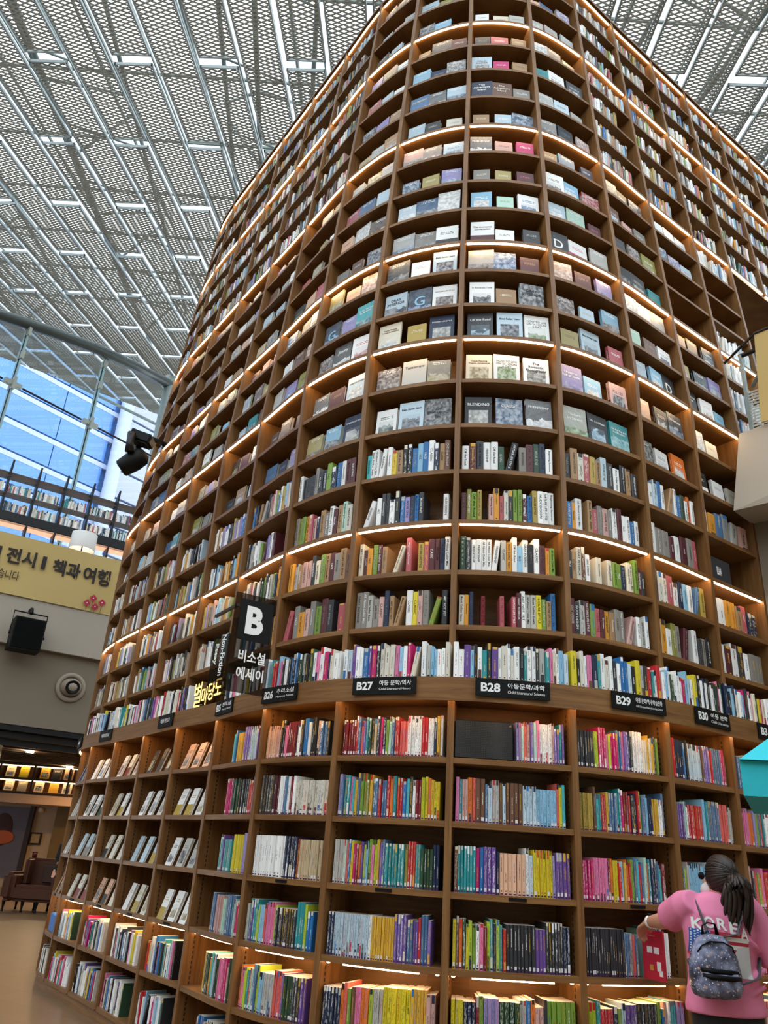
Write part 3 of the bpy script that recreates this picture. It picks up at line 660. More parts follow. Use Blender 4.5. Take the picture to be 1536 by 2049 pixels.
def label_of(b):
    n = counts[(b['kind'], b['bay'], b['row'])]; c = count_from(b['bay'], b['k'], n); bn = bay_name(b['bay'])
    if b['kind'] == 'ledge': return '%s book on ledge, %s, %s' % (b['cn'], c, bn)
    if b['kind'] in ('lower', 'display'):
        return '%s book%s, %s, %s low shelf, %s' % (b['cn'], ' facing out' if b['face'] else '', c, ORD[int(b['row'][1])], bn)
    lev = LEV.index(b['row']) + 1
    if b['title']:
        return '%s book titled %s, %s tower shelf, %s' % (b['cn'], ' '.join(b['title'].replace('\n', ' ').split()[:4]), ORD[lev], bn)
    return '%s book%s, %s, %s tower shelf, %s' % (b['cn'], ' facing out' if b['face'] else '', c, ORD[lev], bn)
GROUPS = {'upper': 'hardbacks standing spine out in the tower', 'face': 'books facing out in the tower', 'ledge': 'paperbacks along the ledge', 'lower': 'library books in the lower bookcase', 'display': 'new books on slanted display'}
CATN = {'upper': 'hardback_book', 'face': 'displayed_book', 'ledge': 'paperback_book', 'lower': 'library_book', 'display': 'new_book'}
_ink = {}
def ink(n):
    if n not in _ink: _ink[n] = plain('ink_' + n.replace(' ', '_'), PAL[n], 0.6)
    return _ink[n]
SPT = ['NUDE DESIGN', 'FRIENDSHIP', 'GRAY INTERIOR', 'FACE', 'Off the Road', 'HOUSE STYLE', 'CLASSIC', 'Geometry', 'ART NOT YET', 'MODERN LIFE STYLE', 'Best Seller Item', 'NATURE LIFE STYLE', 'Beginning Summer', 'BLENDING', 'All About Color Mix']
_spm = {}
def spine_title(txt, dark):
    if (txt, dark) not in _spm:
        me = fit_text(txt, 1.0, None, 0.012, 0.002); ys = [q.co.y for q in me.vertices]; me.transform(Matrix.Diagonal((1, 1 / (max(ys) - min(ys)), 0.02, 1)))
        me.materials.append(ink('black' if dark else 'white')); _spm[(txt, dark)] = me
    return _spm[(txt, dark)]
def one(b):
    simple = not b['face']
    v, f, k, uv = (spine_geo if simple else cover_geo)(b['w'], b['d'], b['h'])
    st_ = b['kind'] == 'upper' and -3 <= b['bay'] <= 2 and b['row'] in LOWROWS and b['style'] < 0.8 and b['a'] > 0
    if st_: k = [2 if q == 0 else q for q in k]
    if b['title']: k = [5 if q == 1 else q for q in k]
    if b['kind'] == 'lower' and b['bay'] >= -3: k = [4 if q == 0 else q for q in k]
    me = bpy.data.meshes.new(CATN[b['kind']]); me.from_pydata(v, [], f)
    n = len(f); set_attrs(me, [(*b['c1'], 1)] * n, [(*b['c2'], 1)] * n, [(b['seed'], b['style'], q) for q in k], uv)
    o = obj(CATN[b['kind']], me, M['book'], None, b['m']); tag(o, label_of(b), 'book', GROUPS[b['kind']])
    if st_:
        tx = SPT[int(b['seed'] * 997) % len(SPT)]; lum = 0.3 * b['c1'][0] + 0.6 * b['c1'][1] + 0.1 * b['c1'][2]
        ln = b['h'] * min(0.78, 0.07 * len(tx) * (0.55 + 0.5 * b['style'])); gh = min(b['w'] * 0.4, 0.018)
        t_ = obj('spine_title', spine_title(tx, lum > 0.25), None, o)
        t_.matrix_local = Matrix(((0, gh, 0, b['w'] / 2), (0, 0, -0.02, -0.0008), (-ln, 0, 0, b['h'] * 0.55), (0, 0, 0, 1)))
    if b['face']:
        pv, pf, _, pu = face_geo(b['w'] - 0.010, b['d'] - 0.009, b['h'] - 0.012)
        pm = bpy.data.meshes.new('pages'); pm.from_pydata([(x + 0.0045, y + 0.0045, z + 0.006) for x, y, z in pv], [], pf)
        set_attrs(pm, [(*b['c1'], 1)] * 6, [(*b['c2'], 1)] * 6, [(b['seed'], 0, 3)] * 6, pu); obj('pages', pm, M['book'], o)
        if b['title']:
            lines = b['title'].count('\n') + 1; big = len(b['title']) == 1
            wd = b['w'] * (0.8 if max(len(x) for x in b['title'].split('\n')) > 7 else 0.6) if not big else b['w'] * 0.45
            me2 = fit_text(b['title'], wd, None, 0.012)
            ys = [q.co.y for q in me2.vertices]; hh = max(ys) - min(ys); mh = b['h'] * (0.5 if (big or lines > 2) else 0.24)
            sc = min(1, mh / hh); me2.transform(Matrix.Rotation(math.pi / 2, 4, 'X') @ Matrix.Scale(sc, 4))
            yc = 0.5 if lines > 3 or big else (0.8 - hh * sc / 2 / b['h'] if lines < 3 else 0.68)
            obj('title', me2, ink(b['tcol'] or 'white'), o).location = (b['w'] / 2, -0.0012, b['h'] * yc)
    return o
for kind in ('upper', 'face', 'ledge', 'lower', 'display'):
    bs = [b for b in BOOKS if b['kind'] == kind]
    for b in bs: b['a'] = screen_area(b)
    bs.sort(key=lambda b: -b['a'] - (0.001 if b['title'] else 0))
    for b in bs[:300]:
        if b['a'] > 0: one(b)
    rest = [b for b in bs[300:]] + [b for b in bs[:300] if b['a'] <= 0]
    if rest:
        V, Fc, C1, C2, PR, UV = [], [], [], [], [], []
        for b in rest:
            v, f, k, uv = (face_geo if b['face'] else spine_geo)(b['w'], b['d'], b['h'])
            if b['kind'] == 'lower' and b['bay'] >= -3: k = [4 if q == 0 else q for q in k]
            n0 = len(V); V += [tuple(b['m'] @ Vector(q)) for q in v]; Fc += [tuple(i + n0 for i in q) for q in f]
            C1 += [(*b['c1'], 1)] * len(f); C2 += [(*b['c2'], 1)] * len(f); PR += [(b['seed'], b['style'], q) for q in k]; UV += uv
        me = bpy.data.meshes.new('remaining_books'); me.from_pydata(V, [], Fc); set_attrs(me, C1, C2, PR, UV)
        nm = {'upper': 'distant_hardbacks', 'face': 'distant_displayed_books', 'lower': 'remaining_library_books', 'ledge': 'remaining_paperbacks', 'display': 'remaining_new_books'}[kind]
        tag(obj(nm, me, M['book']), {'upper': 'rows of small distant spine-out hardbacks high on the curved tower', 'face': 'small distant books facing out high on the curved tower', 'lower': 'remaining rows of colourful library books in the lower bookcase', 'ledge': 'remaining paperbacks along the far ledge', 'display': 'remaining new books on the slanted display'}[kind], 'books', None, 'stuff')
print('BOOKS', len(BOOKS), {k: sum(1 for b in BOOKS if b['kind'] == k) for k in GROUPS})

# ================================================================== SHELL OF THE HALL
def floor_mat():
    mt, nt, b = new_mat('floor_tiles'); L = nt.links.new
    tc = nd(nt, 'ShaderNodeTexCoord'); br = nd(nt, 'ShaderNodeTexBrick'); mp = nd(nt, 'ShaderNodeMapping'); mp.inputs['Rotation'].default_value = (0, 0, 0.6)
    L(tc.outputs['Object'], mp.inputs[0]); L(mp.outputs[0], br.inputs['Vector']); br.inputs['Scale'].default_value = 0.55
    br.inputs['Color1'].default_value = (*lin('6e553c'), 1); br.inputs['Color2'].default_value = (*lin('66503a'), 1); br.inputs['Mortar'].default_value = (*lin('4d3d2c'), 1)
    br.inputs['Mortar Size'].default_value = 0.004; br.offset = 0.0
    nz = nd(nt, 'ShaderNodeTexNoise'); nz.inputs['Scale'].default_value = 3; nz.inputs['Detail'].default_value = 6; L(tc.outputs['Object'], nz.inputs['Vector'])
    L(mixc(nt, mth(nt, 'MULTIPLY', nz.outputs['Fac'], 0.4), br.outputs['Color'], lin('7d6448')), b.inputs['Base Color'])
    b.inputs['Roughness'].default_value = 0.32
    return mt
fl = MB().box((0, 12, -0.05), (60, 56, 0.1)).build('floor', floor_mat()); struct(fl)

Mw = plain('hall_wall_plaster', 'b3a690', 0.8, 0, 0.05, 1.0)
for nm, c_, s_ in (('wall_back', (0, -11, 6), (40, 0.3, 12)), ('wall_left', (-18.5, 3, 6), (0.3, 28, 12)), ('wall_right', (15, 6, 6), (0.3, 34, 12)), ('wall_front', (8, 23, 7), (15, 0.3, 14))):  # unseen hall walls; back and sides added to block horizontal sky light
    struct(MB().box(c_, s_).build(nm, Mw))
# ---- ceiling of expanded-metal panels
CO = Vector((-6.117, 8.80, 13.3)); E1 = Vector((0.723, -0.025, 0)); E2 = Vector((0.055, 2.031, 0.44))
cx = E1.normalized(); cy = (E2 - cx * E2.dot(cx)).normalized(); cz = cx.cross(cy)
CW, CL = E1.length, E2.length * 2
PW, PLN = CW - 0.075, CL - 0.19
def panel_mesh():
    mb = MB(); p = 0.0405; a2 = 0.092; ny = int(PLN / p); nx = int(PW / a2); dy, dz = 0.0135, -0.0215
    ox = (PW - nx * a2) / 2
    for j in range(ny):
        vs = []
        for k in range(nx + 1):
            y = p * (j + 0.5 + 0.5 * (-1) ** (k + j)); x = ox + k * a2
            vs += [(x, y, 0), (x, y + dy, dz)]
        mb.add(vs, [(2 * k, 2 * k + 2, 2 * k + 3, 2 * k + 1) for k in range(nx)])
    return mb.mesh('mesh_panel')
def frame_mesh():
    mb = MB(); t, h = 0.028, 0.05
    for x in (t / 2, PW - t / 2): mb.box((x, PLN / 2, 0), (t, PLN, h))
    for y in (t / 2, PLN - t / 2): mb.box((PW / 2, y, 0), (PW, t, h))
    return mb.mesh('panel_frame')
ceil = bpy.data.objects.new('ceiling', None); COL.objects.link(ceil); struct(ceil)
pm, fm = panel_mesh(), frame_mesh(); pm.materials.append(M['panel']); fm.materials.append(M['pframe'])
PANEL_N = 0
Q0, Q1 = at_plane(0, 713, CO, cz), at_plane(320, 830, CO, cz); qd = Vector((Q1.x - Q0.x, Q1.y - Q0.y, 0)).normalized(); qn = Vector((-qd.y, qd.x, 0))   # canopy edge outside
def beyond(p): return (p - Q0).dot(qn)
def clipped(me, mw):
    bm_ = bmesh.new(); bm_.from_mesh(me); inv = mw.inverted(); co = inv @ Q0; no = inv.to_3x3() @ qn
    bmesh.ops.bisect_plane(bm_, geom=bm_.verts[:] + bm_.edges[:] + bm_.faces[:], plane_co=co, plane_no=no, clear_outer=True)
    out = bpy.data.meshes.new(me.name); bm_.to_mesh(out); bm_.free(); out.materials.append(me.materials[0]); return out
for c in range(-12, 24):
    for r in range(-4, 9):
        if (r + c) % 2: continue
        o0 = CO + E1 * (c - 0.5) + E2 * r + cx * 0.0375 + cy * 0.095
        ctr = o0 + cx * PW / 2 + cy * PLN / 2
        if not (-14 < ctr.x < 12) or ctr.y < 2.5: continue
        if ctr.x < -13.5 and r > 6: continue
        mw = frame(o0, cx, cy, cz); ds = [beyond(o0 + cx * i_ + cy * j_) for i_ in (0, PW) for j_ in (0, PLN)]
        if min(ds) >= 0: continue
        p_, f_ = (pm, fm) if max(ds) <= 0 else (clipped(pm, mw), clipped(fm, mw))
        if len(p_.polygons) == 0: continue
        o = obj('mesh_panel', p_, None, ceil, mw); PANEL_N += 1
        obj('panel_frame', f_, None, o)
# carrier rails between the panel columns
for c in range(-12, 24):
    a = CO + E1 * (c - 0.5) + E2 * -3 + cz * 0.12; b = CO + E1 * (c - 0.5) + E2 * 9.9 + cz * 0.12
    if a.x > 11: continue
    tb_ = -beyond(a) / (b - a).dot(qn)
    b = a + (b - a) * min(1, max(0.1, tb_))
    obj('carrier_rail', MB().box((a + b) / 2, (0.022, (b - a).length, 0.05), cx, cy, cz).mesh('carrier_rail'), M['steel'], ceil)
obj('edge_beam', MB().tube([Q0 - qd * 6, Q1 + qd * 9], 0.06, 8).mesh('edge_beam'), M['steel'], ceil)
# ---- steel roof structure above the panels
k = 0
for X0 in (-10.5, -6.6, -2.7, 1.2, 5.1, 9.0):
    tr = thing('roof_truss', 'pale steel roof truss with diagonal braces above the mesh ceiling', 'truss', (X0, 10, 14.5), 'roof trusses above the ceiling')
    def rp(y, h): return Vector((X0 - (y - 9) * 0.12, y, 13.3 + 0.2167 * (y - 8.8) + h))
    for h, dx in ((0.55, -0.0), (2.1, -0.9), (2.1, 0.9)):
        part(MB().tube([rp(3, h) + Vector((dx, 0, 0)), rp(21.5, h) + Vector((dx, 0, 0))], 0.05, 8).build('chord', M['truss'], None, True), tr)
    y = 3.5; j = 0
    while y < 20.5:
        for dx in (-0.9, 0.9):
            part(MB().tube([rp(y, 0.55), rp(y + 1.3 * (1 if j % 2 else -0.2) + 0.5, 2.1) + Vector((dx, 0, 0))], 0.032, 6).build('brace', M['truss'], None, True), tr)
        part(MB().tube([rp(y + 0.6, 2.1) + Vector((-0.9, 0, 0)), rp(y + 1.4, 2.1) + Vector((0.9, 0, 0))], 0.026, 6).build('brace', M['truss'], None, True), tr)
        y += 2.1; j += 1
sk = thing('skylight', 'glazed roof with thin grey bars over the trusses', 'skylight', (0, 14, 16.5))
g0 = lambda x, y: Vector((x, y, 13.3 + 0.2167 * (y - 8.8) + 2.6))
M['roofglass'] = glass('roof_glass', (0.97, 0.99, 1.0), 0.02)
part(MB().add([g0(-16, 2), g0(13, 2), g0(13, 22), g0(-16, 22)], [(0, 1, 2, 3)]).build('glass_pane', M['roofglass']), sk)
for x in np.arange(-15, 13, 2.1): part(MB().tube([g0(x, 2), g0(x, 22)], 0.04, 6).build('glazing_bar', M['steel']), sk)
for y in np.arange(3, 22, 2.1): part(MB().tube([g0(-16, y), g0(13, y)], 0.04, 6).build('glazing_bar', M['steel']), sk)

# ================================================================== LEFT WING: balcony, glass wall, cafe
B0 = Vector((-8.3, 16.3, 0)); BD = Vector((0.838, 0.546, 0)).normalized(); BN = Vector((BD.y, -BD.x, 0))   # BN faces the camera
def bal(u, v, off=0.0): return at_plane(u, v, B0 + BN * off, BN)
def bs(P): return (P - B0).dot(BD)
def bp(s, z, off=0.0): p = B0 + BD * s + BN * off; p.z = z; return p
z_bt, z_bb = bal(100, 1088).z, bal(100, 1207).z          # banner top / bottom
z_fb = bal(100, 1302).z; z_sb = bal(60, 1456, -0.3).z
print('balcony', z_bt, z_bb, z_fb, z_sb)
wl = MB(); wl.hexa([bp(-7, z_fb, -0.35), bp(9, z_fb, -0.35), bp(9, z_fb, 0), bp(-7, z_fb, 0), bp(-7, z_bt - 0.02, -0.35), bp(9, z_bt - 0.02, -0.35), bp(9, z_bt - 0.02, 0), bp(-7, z_bt - 0.02, 0)])
struct(wl.build('wall_balcony', M['beige']))
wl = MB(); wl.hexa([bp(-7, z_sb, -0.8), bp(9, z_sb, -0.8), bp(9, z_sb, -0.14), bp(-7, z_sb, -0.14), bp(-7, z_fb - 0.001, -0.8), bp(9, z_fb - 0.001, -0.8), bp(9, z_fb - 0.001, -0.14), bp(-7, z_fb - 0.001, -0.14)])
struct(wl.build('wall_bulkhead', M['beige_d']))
# cornice of black channels under the bulkhead
t1 = bpy.data.objects.new('trim_1', None); COL.objects.link(t1); struct(t1)
for q in range(3):
    obj('channel', MB().box(bp(1, z_sb - 0.06 - 0.14 * q, -0.22 - 0.1 * q), (16, 0.12, 0.12), BD, BN).mesh('channel'), M['blackm'], t1)
M['slat'] = plain('dark_slat_wood', '2e2118', 0.5)
cl2 = bpy.data.objects.new('ceiling_cafe', None); COL.objects.link(cl2); struct(cl2)
obj('ceiling_board', MB().hexa([bp(-9, z_sb - 0.02, -0.5), bp(9, z_sb - 0.02, -0.5), bp(9, z_sb - 0.02, -18), bp(-9, z_sb - 0.02, -18), bp(-9, z_sb + 0.2, -0.5), bp(9, z_sb + 0.2, -0.5), bp(9, z_sb + 0.2, -18), bp(-9, z_sb + 0.2, -18)]).mesh('ceiling_board'), M['slat'], cl2)
for q in range(16): obj('slat', MB().box(bp(0, z_sb - 0.1, -0.9 - 0.42 * q), (16, 0.07, 0.14), BD, BN).mesh('slat'), M['slat'], cl2)
# mezzanine slab
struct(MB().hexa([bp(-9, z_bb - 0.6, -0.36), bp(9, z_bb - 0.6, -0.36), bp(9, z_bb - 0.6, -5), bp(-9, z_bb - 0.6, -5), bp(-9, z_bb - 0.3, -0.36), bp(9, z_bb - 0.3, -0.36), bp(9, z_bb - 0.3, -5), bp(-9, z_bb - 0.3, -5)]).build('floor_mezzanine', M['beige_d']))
# banner
s1 = bs(bal(232, 1170)); ban = thing('banner', 'mustard cloth exhibition banner with black Korean lettering on the balcony', 'banner', bp(s1 - 3, z_bb, 0.03))
nx_, nz_ = 60, 10; vs, fs = [], []
for i in range(nx_ + 1):
    for j in range(nz_ + 1):
        s = s1 - 7 + 7.0 * i / nx_; zz = z_bb + (z_bt - z_bb) * j / nz_
        vs.append(bp(s, zz, 0.03 + 0.008 * math.sin(s * 5 + zz * 2) + 0.007 * math.sin(s * 2.1 - zz * 4)))
for i in range(nx_):
    for j in range(nz_): a = i * (nz_ + 1) + j; fs.append((a, a + nz_ + 1, a + nz_ + 2, a + 1))
cloth = part(MB().add(vs, fs).build('cloth', M['banner'], None, True), ban)
def on_wall(body, u0, v0, u1, v1, hpx, off, mt, par, bold=0.02, name='lettering'):
    a, b = bal(u0, v0, off), bal(u1, v1, off); w = (b - a).dot(BD)
    me = fit_text(body, w, None, bold, 0.01); c = (a + b) / 2
    ys = [q.co.y for q in me.vertices]; h0 = max(ys) - min(ys); hw = abs(bal((u0 + u1) / 2, (v0 + v1) / 2 + hpx, off).z - c.z)
    me.transform(Matrix.Diagonal((1, hw / h0, 1, 1)))
    o = obj(name, me, mt); o.matrix_world = frame(bp(bs(c), c.z, off), BD, Vector((0, 0, 1)), BN); return part(o, par)
on_wall('별', -32, 1102, 3, 1107, 33, 0.058, M['banner_ink'], ban, 0.03)
on_wall('전시', 13, 1108, 72, 1122, 33, 0.058, M['banner_ink'], ban, 0.03)
on_wall('ㅣ', 84, 1125, 92, 1128, 27, 0.058, M['banner_ink'], ban, 0.03)
on_wall('책과', 106, 1132, 161, 1146, 33, 0.058, M['banner_ink'], ban, 0.03)
on_wall('여행', 167, 1147, 220, 1160, 33, 0.058, M['banner_ink'], ban, 0.03)
on_wall('습니다', -5, 1146, 38, 1153, 20, 0.058, M['banner_ink'], ban, 0.0)
for (u, v) in ((174, 1206), (187, 1197), (204, 1206), (190, 1214)):
    c = bal(u, v, 0.07); mb = MB()
    for q in range(4):
        an = math.pi / 2 * q; p = c + (BD * math.cos(an) + Vector((0, 0, 1)) * math.sin(an)) * 0.04
        mb.lathe(p, [(0.04, -0.003), (0.04, 0.003)], 14, BN)
    fo = part(mb.build('flower_print', M['red_ink']), ban)
    sub(MB().lathe(c, [(0.018, 0.003), (0.018, 0.006)], 4, BN).build('flower_centre', M['white_ink']), fo)
    part(MB().box(bp(bs(c), (c.z - 0.06 + z_bb) / 2, 0.068), (0.008, 0.004, max(0.02, c.z - 0.06 - z_bb)), BD, BN).build('flower_stem', M['banner_ink']), ban)

# hung loudspeaker on the fascia
def corner(u, v, off): return bal(u, v, off)
sp = thing('loudspeaker', 'black loudspeaker box hung by a yoke bracket on the beige balcony wall', 'loudspeaker', bal(52, 1300, 0.35))
c = bal(52, 1272, 0.35); w_, h_ = 0.62, 0.68
cab = part(MB().box(c, (w_, 0.45, h_), BD, BN).build('cabinet', M['black']), sp)
sub(MB().box(c + BN * 0.23, (w_ - 0.05, 0.02, h_ - 0.05), BD, BN).build('grille', plain('speaker_grille', '080808', 0.8, 0, 0.06, 8, 0, 0.1)), cab)
Zv = Vector((0, 0, 1))
part(MB().tube([c + BD * (w_ / 2 + 0.03) - Zv * 0.02, c + BD * (w_ / 2 + 0.03) + Zv * (h_ / 2 + 0.15), c - BD * (w_ / 2 + 0.03) + Zv * (h_ / 2 + 0.15), c - BD * (w_ / 2 + 0.03) - Zv * 0.02], 0.018, 6).build('yoke', M['black']), sp)
part(MB().tube([c + Zv * (h_ / 2 + 0.15), c + Zv * (h_ / 2 + 0.27) - BN * 0.1, c + Zv * (h_ / 2 + 0.27) - BN * 0.3], 0.04, 8).build('wall_arm', M['black']), sp)
part(MB().lathe(c + BD * (w_ / 2 + 0.02), [(0.03, 0), (0.03, 0.04), (0.015, 0.05)], 10, BD).build('knob', M['black']), sp)
# round air nozzle
c = bal(141, 1376, -0.14); an = thing('air_nozzle', 'round beige ball air nozzle set into the taupe bulkhead', 'air vent', c)
Mn = plain('nozzle_enamel', '9a8c7c', 0.4)
part(MB().lathe(c, [(0.31, 0.0), (0.33, 0.02), (0.31, 0.05), (0.25, 0.06), (0.22, 0.03), (0.22, 0.0)], 32, BN).build('rim', Mn, None, True), an)
part(MB().ell(c + BN * 0.02, (0.23, 0.23, 0.20), 24, 14).build('ball', Mn, None, True), an)
nd_ = (BN + Zv * -0.1).normalized()
part(MB().lathe(c + nd_ * 0.16, [(0.15, 0), (0.15, 0.075), (0.125, 0.08), (0.12, 0.066)], 24, nd_).build('throat', M['black'], None, True), an)

# ---- upstairs open bookcase along the balcony
shw = thing('balcony_bookcase', 'open black-framed bookcase with brown shelves on the balcony behind the banner', 'bookcase', bp(2, z_bt, -0.9))
M['brown_shelf'] = plain('dark_walnut_shelf', '5a4438', 0.5); M['lit_tint'] = plain('peach_lit_tint', 'd9a581', 0.5)  # second tone is shelf wood with the warm soffit light put into its colour
OFF = -0.9
M['soffit_glow'] = glow('peach_soffit_glow', (1.0, 0.5, 0.3), 0.75)  # glow of the lit wooden soffit, put into an added emissive sheet
def zs_at(u, v): return bal(u, v, OFF).z
zt1, zt2, zbm, zrow3 = zs_at(133, 987), zs_at(128, 1021), zs_at(124, 1055), zs_at(100, 1100)
gap = zt1 - zt2
ups = [bs(bal(u, v, OFF)) for u, v in ((21, 945), (77, 962), (132, 977), (183, 992), (233, 1008))]
du = (ups[-1] - ups[0]) / 4; s0 = ups[0]
ztop_up = zs_at(132, 975) + 0.08
rowz = [zt2, zt2 - gap * 0.98]
for q in range(-6, 8):
    s = s0 + du * q; mb = MB(); prof = [bp(s, z_bb - 0.3, OFF + 0.15), bp(s, z_bb - 0.3, OFF - 0.15), bp(s, ztop_up - 0.1, OFF - 0.15), bp(s, ztop_up + 0.18, OFF + 0.15)]
    mb.loft([[p - BD * 0.022 for p in prof], [p + BD * 0.022 for p in prof]]); part(mb.build('upright', M['blackm']), shw)
    if q == 7: continue
    a = s + 0.022; L_ = du - 0.044; cs = s + du / 2
    part(MB().box(bp(cs, zt1, OFF - 0.02), (L_, 0.22, 0.03), BD, BN).build('shelf', M['brown_shelf']), shw)
    part(MB().box(bp(cs, zt1 + 0.09, OFF - 0.13), (L_, 0.02, 0.2), BD, BN).build('back_rail', M['brown_shelf']), shw)
    part(MB().box(bp(cs, rowz[0], OFF), (L_, 0.3, 0.03), BD, BN).build('shelf', M['brown_shelf']), shw)
    part(MB().box(bp(cs, rowz[0] + 0.05, OFF - 0.14), (L_, 0.02, 0.1), BD, BN).build('back_rail', M['brown_shelf']), shw)
    part(MB().box(bp(cs, rowz[1] - 0.11, OFF), (L_, 0.3, 0.22), BD, BN).build('beam', M['blackm']), shw)
    part(MB().box(bp(cs, rowz[1] - 0.26, OFF - 0.02), (L_, 0.34, 0.04), BD, BN).build('lit_soffit', M['lit_tint']), shw)
    part(MB().box(bp(cs, rowz[1] - 0.283, OFF - 0.02), (L_ - 0.02, 0.3, 0.004), BD, BN).build('soffit_glow_sheet', M['soffit_glow']), shw)
    part(MB().box(bp(cs, rowz[1] - 0.26 - gap * 1.25, OFF), (L_, 0.3, 0.03), BD, BN).build('shelf', M['brown_shelf']), shw)
    if q < -5 or q > 5: continue
    for ri, zz in enumerate((rowz[0] + 0.016, rowz[1] + 0.001, rowz[1] - 0.26 - gap * 1.25 + 0.016)):
        x = a + 0.01; kk = 0
        while True:
            w2 = rnd.uniform(0.022, 0.045)
            if x + w2 > a + L_ - rnd.uniform(0.0, 0.06): break
            h2 = rnd.uniform(0.2, 0.27); cn = rnd.choice(['white'] * 6 + ['pale blue', 'light grey', 'ivory', 'teal', 'steel blue', 'rose', 'charcoal', 'navy', 'cream'])
            v, f, kd, uv = spine_geo(w2, 0.16, h2); me = bpy.data.meshes.new('balcony_book'); me.from_pydata(v, [], f)
            c1 = PL[cn]; set_attrs(me, [(*c1, 1)] * 8, [(*PL[contrast(c1)], 1)] * 8, [(rnd.random(), rnd.random(), t_) for t_ in kd], uv)
            if q < -1 or ri == 2:
                FAR = globals().setdefault('FARB', []); FAR.append((me, frame(bp(x, zz, OFF + 0.12), BD, -BN, Zv)))
            else:
                kk += 1; o = obj('balcony_book', me, M['book'], None, frame(bp(x, zz, OFF + 0.12), BD, -BN, Zv))
                tag(o, '%s book, %s in %s shelf, %s bay of balcony bookcase' % (cn, nth(kk), ('upper', 'middle', 'lowest')[ri], ORD[q + 2]), 'book', 'books on the balcony bookcase')
            x += w2 + 0.001
bm = bmesh.new(); V, Fc, C1, C2, PR, UV = [], [], [], [], [], []
for me, mm in FARB:
    n0 = len(V); V += [tuple(mm @ q.co) for q in me.vertices]; Fc += [tuple(i + n0 for i in p.vertices) for p in me.polygons]
    C1 += [tuple(q.color) for q in me.attributes['c1'].data]; C2 += [tuple(q.color) for q in me.attributes['c2'].data]; PR += [tuple(q.vector) for q in me.attributes['pr'].data]; UV += [tuple(q.uv) for q in me.uv_layers[0].data]
me = bpy.data.meshes.new('remaining_balcony_books'); me.from_pydata(V, [], Fc); set_attrs(me, C1, C2, PR, UV)
tag(obj('remaining_balcony_books', me, M['book']), 'remaining books on the lowest row of the balcony bookcase', 'books', None, 'stuff')
# standing lamp behind the balustrade
c = bal(163, 1100, -0.35); lp = thing('floor_lamp', 'floor lamp with white drum shade behind the yellow banner', 'lamp', (c.x, c.y, z_bb - 0.3))
Msh = plain('lamp_shade_linen', 'dedad4', 0.8); rr = 24 * 19.5 / 1549
zt_, zb_ = bal(165, 1068, -0.35).z, bal(160, 1100, -0.35).z
part(MB().lathe((c.x, c.y, zb_), [(rr, 0), (rr * 0.97, zt_ - zb_), (rr * 0.94, zt_ - zb_), (rr * 0.97, 0)], 28, cap=False).build('shade', Msh, None, True), lp)
part(MB().tube([(c.x, c.y, z_bb - 0.3), (c.x, c.y, zt_ - 0.05)], 0.015, 8).build('pole', M['blackm']), lp)
part(MB().lathe((c.x, c.y, z_bb - 0.3), [(0.16, 0), (0.16, 0.03), (0.02, 0.05)], 20).build('base', M['blackm']), lp)
part(MB().ell((c.x, c.y, (zt_ + zb_) / 2), (0.05, 0.05, 0.07)).build('bulb', glow('warm_bulb', (1, .75, .5), 22)), lp)

# ---- round steel tube and glass wall
def on_ceil(u, v, drop): 
    n = cz; return at_plane(u, v, CO - cz * drop, n)
pp = [on_ceil(u, v, 0.35) for u, v in ((-260, 545), (-130, 585), (0, 630), (100, 663), (200, 701), (270, 733), (338, 769))]
GP0, GP1 = pp[2], pp[-1]; GD = Vector((GP1.x - GP0.x, GP1.y - GP0.y, 0)).normalized(); GN = Vector((GD.y, -GD.x, 0)); GO = Vector((GP0.x, GP0.y, 0))
def gl(u, v, off=0.0): return at_plane(u, v, GO + GN * off, GN)
def gs(P): return (P - GO).dot(GD)
def gp(s, z, off=0.0): p = GO + GD * s + GN * off; p.z = z; return p
tb = thing('steel_tube', 'thick grey round steel tube along the head of the glass wall', 'beam', (pp[0].x, pp[0].y, pp[0].z))
part(MB().tube(pp, 0.17, 14).build('tube', M['pipe'], None, True), tb)
cp = pp[-1]; part(MB().tube([cp + Zv * 0.3, Vector((cp.x, cp.y, z_bb - 0.3))], 0.16, 14).build('post', M['steel'], None, True), tb)
print('glass', [tuple(round(x, 2) for x in p) for p in pp])
gw = bpy.data.objects.new('window_1', None); COL.objects.link(gw); struct(gw)
M['wallglass'] = glass('clear_wall_glass', (0.86, 0.93, 0.97), 0.15)
fins = [gs(gl(27, 740)), gs(gl(172, 850))]; dfin = fins[1] - fins[0]
zg0 = z_bb - 0.3
def ztube(s):
    p = gp(s, 0); best = min(range(len(pp) - 1), key=lambda i: abs(gs((pp[i] + pp[i + 1]) / 2) - s)); a, b = pp[best], pp[best + 1]
    f = (s - gs(a)) / max(1e-6, gs(b) - gs(a)); return a.z + (b.z - a.z) * f
edges = [fins[0] + dfin * q for q in range(-2, 3)]
edges[-1] = gs(cp)
zmid = gl(165, 848).z
for a, b in zip(edges[:-1], edges[1:]):
    for (za0, za1, zb0, zb1) in ((zg0, zg0, zmid, zmid), (zmid, zmid, ztube(a) - 0.1, ztube(b) - 0.1)):
        obj('pane', MB().add([gp(a + 0.01, za0 + 0.01), gp(b - 0.01, za1 + 0.01), gp(b - 0.01, zb1 - 0.01), gp(a + 0.01, zb0 - 0.01)], [(0, 1, 2, 3)]).mesh('pane'), M['wallglass'], gw)
M['finglass'] = plain('fin_glass_edge', '9dbcbc', 0.15, 0, 0.05); M['clamp'] = plain('cast_clamp', 'a7aa9d', 0.4, 0.4); M['rod'] = plain('tie_rod', '33262a', 0.4, 0.5)
